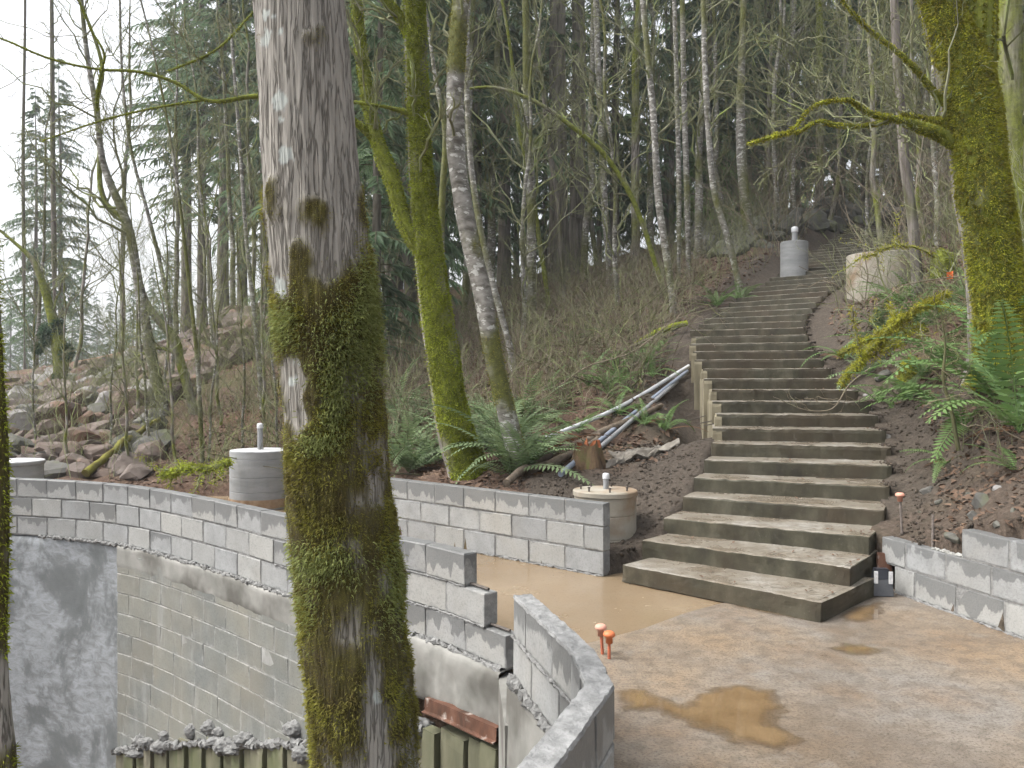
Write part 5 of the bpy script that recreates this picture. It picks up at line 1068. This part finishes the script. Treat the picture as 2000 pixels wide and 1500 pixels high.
for px, D, v, sc in [(1040, 19, 0, 1), (1140, 22, 1, 1), (1215, 18, 4, 1), (1240, 22, 2, 1), (1360, 21, 0, 1), (1410, 24, 1, 1), (1490, 25, 3, 1), (1510, 22, 4, 1.1), (1600, 26, 2, 1), (1625, 24, 3, 1), (1660, 26, 1, 1), (1700, 24, 4, 1), (1720, 19.5, 3, 1), (1740, 27, 0, 1), (1775, 21, 4, 1), (1800, 18, 3, .9), (1830, 17, 4, .9), (1845, 22, 2, 1), (1880, 20, 3, 1), (1985, 16, 3, 1), (2030, 14, 2, 1), (1960, 21, 1, 1),
                    (770, 17, 4, .8), (840, 19, 3, 1), (905, 21, 1, 1), (955, 23, 0, 1.1), (1270, 27, 0, 1.1), (1310, 29, 2, 1), (720, 22, 1, .9), (560, 24, 1, .9), (600, 20, 4, .9), (1560, 23.5, 4, 1), (1680, 21.5, 4, .9), (1015, 16.5, 4, .8)]:
    put(BARE[v], px, D, sc * rc.uniform(.9, 1.1), rc.uniform(0, 6.28), 'bare slender alder ' + region(px), 'bare alders ' + region(px))
LBB = 'bare branching tree seen against the bright sky at left'; GB = 'bare trees against the left sky'
for px, D, v, sc in [(60, 27, 4, 1), (235, 34, 0, 1), (345, 28, 1, 1), (430, 21, 4, 1), (460, 26, 0, .9), (500, 23, 3, 1), (150, 25, 3, .9)]:
    put(BARE[v], px, D, sc * rc.uniform(.9, 1.1), rc.uniform(0, 6.28), LBB, GB)

for i, (px, D, v, sc) in enumerate([(250, 12.5, 3, .36), (300, 13.5, 4, .42), (345, 12, 3, .34), (400, 13, 4, .36), (430, 15, 3, .45), (475, 13.5, 4, .4), (515, 14.5, 3, .42), (550, 12.8, 4, .36), (210, 14, 4, .4), (130, 13, 3, .32), (380, 16.5, 3, .5), (500, 17, 4, .5), (320, 17.5, 4, .5), (70, 14, 4, .34), (580, 16, 3, .5), (270, 16, 3, .45)]):
    put(BARE[v], px, D, sc, rc.uniform(0, 6.28), 'lichen green bare shrub in the thicket ' + ('above the curved wall left of the grey drum' if px < 430 else 'behind the grey drum with vent pipe'), 'lichen shrubs in the left thicket')
# ------------------------------------------------------------------ ferns
def frond_mesh(seed, mat, n=22, L=1.0, arch=.75, wid=.115):
    r = np.random.default_rng(seed); s = np.linspace(0, 1, n + 2); ang = R(62) - s * arch * 1.9; dx = np.cos(ang); dz = np.sin(ang)
    P = np.c_[np.r_[0, np.cumsum(dx[:-1])], np.zeros(n + 2), np.r_[0, np.cumsum(dz[:-1])]] / (n + 1) * L
    mb = MB(); v, q = tubes(P[::3], np.full(len(P[::3]), .0035) * L, 3); mb.add(v, q)
    T = nrm(np.gradient(P, axis=0))
    for i in range(2, n + 1):
        u = i / (n + 1); w_ = wid * L * math.sin(math.pi * min(1, .12 + u * .88)) ** .6 * (1 - u * .45) * r.uniform(.85, 1.1)
        for sg in (-1, 1):
            d = np.array([T[i, 0] * .28, sg * .95, T[i, 2] * .28 - .22 * r.uniform(.5, 1.5)]); d /= np.linalg.norm(d); b = T[i] * (.5 * L / (n + 1))
            p = P[i]; m = p + d * w_ * .35
            mb.add([p - b * .5, m + b * .95 - b * .2, p + d * w_ + b * .5, m - b * .8], [(0, 1, 2, 3)] if sg > 0 else [(3, 2, 1, 0)])
    return mb.mesh('frond', mat)
FR = {k: [frond_mesh(s, MAT[k], 22, 1.0, a) for s, a in ((1, .75), (2, .95), (3, .6))] for k in ('fern', 'fern_pale', 'fern_dead')}
def fern(label, P, size, n, kind='fern', group=None, tilt=0, dead=2, seed=0, name='sword_fern', lean=None):
    r = np.random.default_rng(seed); t = thing(name, label, 'fern', P, 0, group)
    for i in range(n + dead):
        k = kind if i < n else 'fern_dead'; a = i / n * 6.283 * 1.0 + r.normal() * .25; s = size * r.uniform(.65, 1.15); el = r.normal() * .22 + (tilt if i < n else .75)
        if lean is not None and i < n: a = lean[0] + r.normal() * lean[1]
        link('frond', FR[k][r.integers(3)], t, (0, 0, .02), (r.normal() * .15, el, a), (s, s * r.uniform(.85, 1.15), s))
    return t
near_f = [(1945, 790, 1.15, 15, 'large sword fern with bright fronds below the golden mossy maple', .12), (1880, 845, .85, 12, 'sword fern hanging over the soil bank above the stepped wall', .25), (1990, 720, .95, 13, 'sword fern at the foot of the golden mossy maple', 0), (1800, 640, .75, 13, 'sword fern under the mossy limb right of the stairs', .1), (1715, 650, .65, 13, 'drooping sword fern next to the upper right steps', .2), (1690, 735, .65, 11, 'sword fern hanging by the right stair edge below the mossy limb', .3), (1770, 790, .6, 10, 'small sword fern with one long frond reaching to the steps', .3), (1990, 930, .35, 8, 'little fern at the right picture edge on the bank', .1), (1905, 640, .55, 12, 'sword fern close to the left side of the golden maple trunk', 0), (1840, 720, .65, 11, 'sword fern among dark stones in the middle of the right bank', .1), (1990, 850, 1.0, 12, 'sword fern cut by the right picture edge', .1), (1760, 590, .5, 10, 'sword fern below the large tan drum', .1), (1650, 705, .55, 9, 'pale fern drooping onto the right stair edge below the tan drum', .3), (1735, 690, .6, 11, 'fern between the mossy limb and the dark stone', .15), (1715, 790, .4, 8, 'low fern in the gutter beside the middle steps', .2), (1800, 740, .5, 10, 'fern right beside the golden mossy lump', .15), (1850, 910, .4, 9, 'small fern lowest on the soil bank', .3), (1890, 590, .5, 10, 'sword fern behind the golden maple near the orange flag', 0)]
for i, (px, py, s, n, lb, tl) in enumerate(near_f): fern(lb, hit(px, py), s * 1.45, n, 'fern' if i not in (4, 5, 8) else 'fern_pale', None, tl, 3, 50 + i)
mid_f = [(1300, 845, .42, 10, 'fern hanging beside the exposed left side of the stairs'), (1260, 835, .4, 9, 'fern between the blue pipe and the exposed stair side'), (1205, 815, .4, 9, 'fern poking out just above the blue grey pipe'), (1445, 592, .5, 9, 'fern at the left edge of the upper steps below the thin alder'), (1400, 602, .5, 9, 'low fern left of the steps beside the fern under the thin alder'), (1130, 850, .45, 10, 'fern left of the white pipe near its lower end'), (1000, 905, .55, 12, 'pale fern between the mossy maple and the pale alder')]
for i, (px, py, s, n, lb) in enumerate(mid_f): fern(lb, hit(px, py), s * 1.5, n, 'fern', None, .1, 2, 80 + i)
rf = np.random.default_rng(9)
for i in range(26):
    px, py = rf.uniform(775, 1060), rf.uniform(800, 935)
    if 880 < px < 940 and py > 900: continue
    fern('pale green sword fern behind the straight wall ' + ('left of the forked mossy maple' if px < 890 else 'right of the forked mossy maple'), hit(px, py), rf.uniform(.85, 1.25), 11, 'fern_pale', 'ferns in the patch behind the straight wall', .05, 1, 120 + i)
for i in range(16):
    px, py = rf.uniform(1060, 1330), rf.uniform(640, 800)
    fern('small sword fern growing in the brush on the slope left of the stairs', hit(px, py), rf.uniform(.45, .75), 8, 'fern', 'ferns in the brush left of the stairs', .05, 1, 160 + i)

# ------------------------------------------------------------------ moss-clad things on the right bank
def mossy_branch(label, pts, D, n, blen, mat, rad, name='mossy_limb', seed=1, extra=6):
    r = np.random.default_rng(seed); P = np.array([at(x, y, D + d) for x, y, d in pts]); o = P[0].copy(); S = resample(P, 40) - o
    S += (np.stack([fbm(S * 4, 3, j) for j in (1, 2, 3)], -1) - .5) * .1
    t = thing(name, label, 'branch', o); rr = np.linspace(rad, rad * .5, 40); mb = MB(); v, q = tubes(S, rr, 7); mb.add(v, q, moss=.8, lichen=0); mb.build('wood', MAT['bark_mossy'], t, smooth=True)
    paths = [S]; Q, q_r = grow(S[None], rr[None], extra, .1, (30, 70), 1, 8, .5, .1, .4, 1, r, length=.6); mb = MB(); v, q = tubes(Q, np.maximum(q_r, .005), 4); mb.add(v, q); tag(mb.build('twigs', MAT['twig'], t), kind='stuff')
    A = np.concatenate([S] + [x for x in Q]); ix = r.integers(0, 40, int(n * .7)); ix2 = r.integers(40, len(A), n - len(ix)); I = np.concatenate([ix, ix2]); N = nrm(r.normal(size=(n, 3)) + np.array([0, 0, .3]))
    v, q, tt = moss_blades(A[I] + N * rad * .5 + r.normal(size=(n, 3)) * .02, N, blen, .009, r, .7); mb = MB(); mb.add(v, q, tt); tag(mb.build('moss', mat, t), kind='stuff'); return t
mossy_branch('arching limb clad in feathery yellow green moss right of the stairs', [(1650, 745, 0), (1690, 690, 0), (1740, 640, .1), (1790, 605, .2), (1845, 575, .4)], 8.6, 4200, .05, MAT['moss_gold'], .03, seed=3)
mossy_branch('low mossy limb forking below the arching one', [(1645, 690, .6), (1680, 672, .5), (1720, 655, .5), (1760, 640, .5)], 8.6, 1500, .04, MAT['moss_gold'], .02, seed=4)
mossy_branch('mossy bough lying in the brush left of the grey drum', [(448, 903, 0), (400, 915, 0), (350, 922, 0), (315, 935, 0)], 10.0, 2600, .045, MAT['moss_green'], .045, seed=5)
mossy_branch('thin mossy twig limb hanging over the large tan drum', [(1830, 500, 0), (1790, 485, 0), (1750, 480, -.1), (1710, 492, -.2), (1670, 505, -.3)], 9.5, 700, .03, MAT['moss_gold'], .012, seed=6)
def moss_hump(label, px, py, sc, mat, n, seed, name='mossy_stump'):
    P = hit(px, py); r = np.random.default_rng(seed); v, t_ = blob(seed, .3, 3, 1.5); v = v * np.array(sc); t = thing(name, label, 'stump', P); mb = MB(); mb.add(v, None, t_, moss=1, lichen=0); mb.build('wood', MAT['bark_mossy'], t, smooth=True)
    ix = r.integers(0, len(v), n); N = nrm(v[ix] / np.array(sc) ** 2); a, b, c = moss_blades(v[ix] + r.normal(size=(n, 3)) * .02, N, .035, .010, r, .6); mb = MB(); mb.add(a, b, c); tag(mb.build('moss', mat, t), kind='stuff')
moss_hump('bright green mossy hump left of the golden maple trunk', 1842, 540, (.19, .19, .42), MAT['moss_green'], 3500, 61)
moss_hump('golden mossy lump among the stones right of the steps', 1778, 735, (.10, .10, .20), MAT['moss_gold'], 1800, 62)
# twiggy saplings near the right bank and a twig over the steps
def twiggy(label, pts, D, r0, seed, nb=10, bl=.6, twig='twig_dark', name='bare_sapling', cat='sapling'):
    r = np.random.default_rng(seed); P = np.array([at(x, y, D) for x, y in pts]); o = P[0].copy(); S = resample(P, 20) - o; rr = np.linspace(r0, r0 * .35, 20); t = thing(name, label, cat, o)
    mb = MB(); v, q = tubes(S, rr, 6); mb.add(v, q); mb.build('stem', MAT[twig], t, smooth=True)
    Q, q_r = grow(S[None], rr[None], nb, .15, (35, 75), 1, 8, .5, .1, .4, 1, r, length=bl); mb = MB(); v, q = tubes(Q, np.maximum(q_r, .003), 4); mb.add(v, q)
    T2, r2 = grow(Q, q_r, 3, .2, (25, 60), .5, 5, .6, .1, .4, 1, r); v, q = tubes(T2, np.maximum(r2, .002), 3); mb.add(v, q); tag(mb.build('twigs', MAT[twig], t), kind='stuff'); return t
twiggy('dark stemmed sapling standing in front of the right bank ferns', [(1872, 880), (1858, 800), (1842, 740), (1846, 680), (1838, 610)], 6.7, .018, 1, 8, .5)
twiggy('thin twig lying across the middle steps', [(1700, 718), (1660, 750), (1622, 800), (1590, 803), (1510, 775)], 8.9, .009, 2, 6, .4, 'twig_grey', 'fallen_twig', 'twig')
twiggy('pale bramble arching over the large tan drum', [(1990, 560), (1900, 540), (1830, 545), (1760, 560), (1700, 600), (1640, 560), (1560, 520)], 8.8, .008, 3, 9, .6, 'twig_grey', 'bramble_cane', 'twig')
twiggy('pale bare cane crossing in front of the right ferns', [(2020, 870), (1960, 840), (1910, 790), (1860, 740), (1800, 690)], 6.2, .006, 4, 5, .4, 'twig_grey', 'bramble_cane', 'twig')
twiggy('long bare branch slanting over the brush left of the stairs', [(1075, 770), (1140, 720), (1230, 690), (1330, 620), (1400, 600)], 11.5, .014, 5, 10, .8, 'twig_grey', 'fallen_branch', 'branch')
twiggy('dark branching sapling in front of the upper stairs', [(1745, 600), (1720, 540), (1705, 470), (1690, 420), (1660, 380)], 10.5, .012, 6, 10, .7, 'twig', 'bare_sapling')

# ------------------------------------------------------------------ brush, litter, clods: uncountable cover
def scatter(n, box, seed):
    r = np.random.default_rng(seed); u = r.random((n, 2)); px = box[0] + u[:, 0] * (box[2] - box[0]); py = box[1] + u[:, 1] * (box[3] - box[1]); return px, py, r
def spots(n, x0, x1, y0, y1, r, gap=1.25):
    x = r.uniform(x0, x1, n); y = r.uniform(y0, y1, n); k = ~inside(SLAB_IN, x, y) & ~inside(PIT, x, y)
    d = np.min(np.hypot(x[:, None] - SC[None, :, 0], y[:, None] - SC[None, :, 1]), 1); k &= d > gap
    return x[k], y[k]
def brush(name, label, x, y, hgt, r, mat, sub=4, rad=.006):
    n = len(x); z = HQ(x, y); a = r.uniform(0, 6.28, n); L = hgt * r.uniform(.4, 1.3, n); s = np.linspace(0, 1, 7); lean = r.uniform(.1, .9, n)
    P = np.zeros((n, 7, 3)); P[..., 0] = x[:, None] + np.cos(a)[:, None] * L[:, None] * lean[:, None] * s ** 1.6; P[..., 1] = y[:, None] + np.sin(a)[:, None] * L[:, None] * lean[:, None] * s ** 1.6
    P[..., 2] = z[:, None] - .05 + L[:, None] * (s - .35 * lean[:, None] * s ** 2.2); P += np.cumsum(r.normal(size=P.shape) * .03, 1) * L[:, None, None]
    rr = rad * r.uniform(.6, 1.5, (n, 1)) * (1 - .75 * s); mb = MB(); mb.add(*tubes(P, rr, 3))
    T2, r2 = grow(P, rr, sub, .2, (25, 65), .5, 5, .7, .15, .4, 1, r); mb.add(*tubes(T2, np.maximum(r2, .0022), 3))
    return tag(mb.build(name, mat), label, 'brush', kind='stuff')
rb = np.random.default_rng(31)
x, y = spots(2600, -3.5, 4.2, 9.4, 21, rb); k = (y > 9.8 + .15 * np.abs(x)) & ~((x > -2) & (y < 11.2) & (rb.random(len(x)) < .7)) & ~((x > .2) & (y < 10 + (x - .2) * .9)); brush('brush_thicket', 'tangle of bare grey brush on the slope left of the stairs', x[k], y[k], .95, rb, MAT['twig_grey'], 3)
x, y = spots(1500, -3.5, 8, 9.6, 24, rb); k = ~((x > .2) & (x < 3.2) & (y < 10 + (x - .2) * .9)); x, y = x[k], y[k]; brush('mossy_brush', 'greenish bare shoots growing through the slope brush', x, y, 1.25, rb, MAT['twig'])
x, y = spots(1700, -11, -2.5, 11.2, 22, rb); k = (rb.random(len(x)) < np.where(x < -4.6, .45, 1)); x, y = x[k], y[k]; brush('left_brush', 'green grey thicket in front of the boulders at left', x, y, 1.05, rb, MAT['twig'], 5)
x, y = spots(1700, 5, 17, 9, 26, rb); k = np.min(np.hypot(x[:, None] - SC[None, :, 0], y[:, None] - SC[None, :, 1]), 1) > 2.3; k &= ~((x > 6) & (x < 9.5) & (y > 12) & (y < 17)); x, y = x[k], y[k]; brush('right_brush', 'tall tangle of bare shoots in the woods right of the stairs', x, y, 2.3, rb, MAT['twig'], 5, .008)
x, y = spots(900, 6, 17, 14, 28, rb); brush('right_grey_brush', 'tall grey bare shoots behind the upper stairs', x, y, 3.2, rb, MAT['twig_grey'], 4, .010)
def litter(name, label, x, y, r, mat, size, up=.006):
    n = len(x); z = HQ(x, y) + up; s = size * r.uniform(.5, 1.4, n); a = r.uniform(0, 6.28, n); nn = nrm(np.c_[r.normal(size=n) * .45, r.normal(size=n) * .45 - .15, np.ones(n)])
    u = nrm(np.cross(nn, np.c_[np.cos(a), np.sin(a), a * 0])); v = np.cross(nn, u); c = np.c_[x, y, z]
    vs_ = np.stack([c - u * s[:, None], c - v * (s * .55)[:, None] + nn * (s * .2)[:, None], c + u * s[:, None], c + v * (s * .55)[:, None] + nn * (s * .2)[:, None]], 1).reshape(-1, 3); k = np.arange(n) * 4
    mb = MB(); mb.add(vs_, np.stack([k, k + 1, k + 2, k + 3], 1)); return tag(mb.build(name, mat), label, 'leaves', kind='stuff')
x, y = spots(26000, -6, 9, 6, 20, rb); k = ~((x > -.2) & (x < 2.2) & (y < 8.8)); litter('leaf_litter', 'brown fallen leaves spread over the slope', x[k], y[k], rb, MAT['litter'], .045)
x, y = spots(3500, 2.7, 6.5, 4.2, 9, rb); litter('bank_litter', 'fallen leaves and bark scraps on the right bank', x, y, rb, MAT['litter'], .03)
def clods(name, label, x, y, r, size, mat):
    v0, t0 = blob(3, .5, 1, 1.5); n = len(x); s = size * r.uniform(.3, 1.3, n) ** 1.5; c = np.c_[x, y, HQ(x, y)]
    sc = s[:, None, None] * r.uniform(.6, 1.2, (n, 1, 3)); a = r.uniform(0, 6.28, n); ca, sa = np.cos(a)[:, None], np.sin(a)[:, None]
    w_ = v0[None] * sc; w_ = np.stack([w_[..., 0] * ca - w_[..., 1] * sa, w_[..., 0] * sa + w_[..., 1] * ca, w_[..., 2]], -1)
    mb = MB(); mb.add((w_ + c[:, None]).reshape(-1, 3), None, (t0[None] + (np.arange(n) * len(v0))[:, None, None]).reshape(-1, 3), litter=0, red=0); return tag(mb.build(name, mat, smooth=True), label, 'soil', kind='stuff')
x, y = spots(5200, -.3, 2.6, 6.6, 10, rb, .93); clods('soil_clods', 'crumbly dark soil left of the lower steps', x, y, rb, .015, MAT['soil'])
x, y = spots(5200, 2.7, 6, 4.6, 9.5, rb, .93); clods('bank_clods', 'crumbly dark soil on the bank right of the steps', x, y, rb, .015, MAT['soil'])

# ------------------------------------------------------------------ damp air
def haze(density):
    v, q = [], []
    x0, x1, y0, y1, z0, z1 = -410, 410, -40, 510, -5, 62
    v = [(x, y, z) for z in (z0, z1) for y in (y0, y1) for x in (x0, x1)]
    mb = MB(); mb.add(v, [(0, 2, 3, 1), (4, 5, 7, 6), (0, 1, 5, 4), (2, 6, 7, 3), (0, 4, 6, 2), (1, 3, 7, 5)])
    m = bpy.data.materials.new('damp_air'); m.use_nodes = True; nt = m.node_tree; nt.nodes.remove(nt.nodes['Principled BSDF'])
    pv = nt.nodes.new('ShaderNodeVolumePrincipled'); pv.inputs['Color'].default_value = (.93, .96, 1, 1); pv.inputs['Density'].default_value = density; pv.inputs['Anisotropy'].default_value = .2
    nt.links.new(pv.outputs[0], nt.nodes['Material Output'].inputs['Volume'])
    tag(mb.build('haze', m), 'thin pale damp air filling the woods', 'haze', kind='stuff')
haze(.0012)

# leaves, crumbs and mud on the treads
rl = np.random.default_rng(77); n = 900; k = rl.integers(0, 30, n); u = np.where(rl.random(n) < .55, rl.beta(6, 1, n), rl.random(n)); w_ = rl.uniform(.03, .36, n)
P2 = SL[k] + (SR[k] - SL[k]) * u[:, None] + SF[k] * w_[:, None]; c = np.c_[P2, SZ[k] + .012]; a = rl.uniform(0, 6.28, n); sz = rl.uniform(.008, .022, n)
U = np.c_[np.cos(a), np.sin(a), rl.normal(size=n) * .2]; W_ = np.c_[-np.sin(a), np.cos(a), rl.normal(size=n) * .2]
v = np.stack([c - U * sz[:, None], c - W_ * (sz * .5)[:, None], c + U * sz[:, None], c + W_ * (sz * .5)[:, None]], 1).reshape(-1, 3); i = np.arange(n) * 4
mb = MB(); mb.add(v, np.stack([i, i + 1, i + 2, i + 3], 1)); tag(mb.build('step_litter', MAT['litter']), 'bits of leaf litter lying on the stair treads', 'leaves', kind='stuff')
v0, t0 = blob(5, .5, 1, 1.5); n = 1800; k = rl.integers(4, 32, n); u = np.clip(1.03 - np.abs(rl.normal(size=n)) * .035, 0, 1.05); w_ = rl.uniform(-.02, .42, n); P2 = SL[k] + (SR[k] - SL[k]) * u[:, None] + SF[k] * w_[:, None]
c = np.c_[P2, SZ[k] + .004]; sc = rl.uniform(.004, .017, (n, 1, 1)) * rl.uniform(.6, 1.2, (n, 1, 3)); mb = MB(); mb.add((v0[None] * sc + c[:, None]).reshape(-1, 3), None, (t0[None] + (np.arange(n) * len(v0))[:, None, None]).reshape(-1, 3), litter=0, red=0)
tag(mb.build('spilled_soil', MAT['soil'], smooth=True), 'dark soil spilled on the right ends of the treads', 'soil', kind='stuff')

# thicker dead sticks tangled in the slope brush
x, y = spots(260, -3.5, 4.2, 9.6, 20, rb); k = ~((x > .2) & (y < 10 + (x - .2) * .9)); x, y = x[k], y[k]; n = len(x); a = rb.uniform(0, 6.28, n); L = rb.uniform(.5, 2.2, n); el = np.abs(rb.normal(size=n)) * .25; sN = np.linspace(0, 1, 7)
P = np.zeros((n, 7, 3)); P[..., 0] = x[:, None] + np.cos(a)[:, None] * L[:, None] * sN; P[..., 1] = y[:, None] + np.sin(a)[:, None] * L[:, None] * sN
P[..., 2] = HQ(P[..., 0], P[..., 1]) * .6 + .4 * HQ(x, y)[:, None] + .05 + el[:, None] * L[:, None] * sN; P += np.cumsum(rb.normal(size=P.shape) * .025, 1)
rr = rb.uniform(.006, .02, (n, 1)) * (1 - .6 * sN); mb = MB(); mb.add(*tubes(P, rr, 5)); T2, r2 = grow(P, rr, 3, .2, (25, 65), .4, 5, .6, .1, .4, 1, rb); mb.add(*tubes(T2, np.maximum(r2, .003), 3))
tag(mb.build('deadfall', MAT['twig_dark']), 'dark dead sticks tangled in the brush left of the stairs', 'sticks', kind='stuff')

# dark ivy burls on the far left trunk
ivy_tree = next(o for o in scene.objects if o.name.startswith('ivy_clad_maple') and o.parent is None); o = np.array(ivy_tree.location); ri = np.random.default_rng(8)
for (px, py, r_) in [(92, 655, .26), (128, 690, .24), (112, 640, .22), (75, 680, .12), (116, 740, .2)]:
    c = at(px, py, o[1] - .05) - o; n = 900; d = nrm(ri.normal(size=(n, 3))); mb = MB(); mb.add(*moss_blades(c + d * r_ * ri.uniform(.4, 1, (n, 1)) * np.array([.9, .7, 1.1]), d, .09, .035, ri, .5)); tag(mb.build('ivy_burl', MAT['ivy'], ivy_tree), kind='stuff')
# little ferns rooted in the moss of the golden maple
t = thing('licorice_fern', 'small pale ferns rooted in the moss high on the golden maple', 'fern', at(1895, 180, 7.25))
for (px, py, sc, rz) in [(1890, 172, .12, 3.6), (1905, 188, .13, 4.6), (1915, 195, .11, 5.4), (1898, 200, .1, 4.2), (1925, 75, .1, 4.8), (1912, 215, .09, 5.0)]:
    link('frond', FR['fern_pale'][1], t, at(px, py, 7.25) - np.array(t.location), (0, .5, rz), (sc, sc * 1.8, sc))
# bright evergreen bush on the upper slope
b = conifer(9, 3.4, .15, 1.5, MAT['needles_bright'], 2.2, .3); b.name = 'evergreen_bush'; b['label'] = 'bright green evergreen bush above the boulders left of the stairs'; b['category'] = 'bush'; p = hit(1400, 445); b.location = p

x, y = spots(420, 3.3, 7.0, 6.3, 12, rb, 1.35); brush('bank_brush', 'low greenish twigs growing among the right bank ferns', x, y, .55, rb, MAT['twig'], 5, .004)
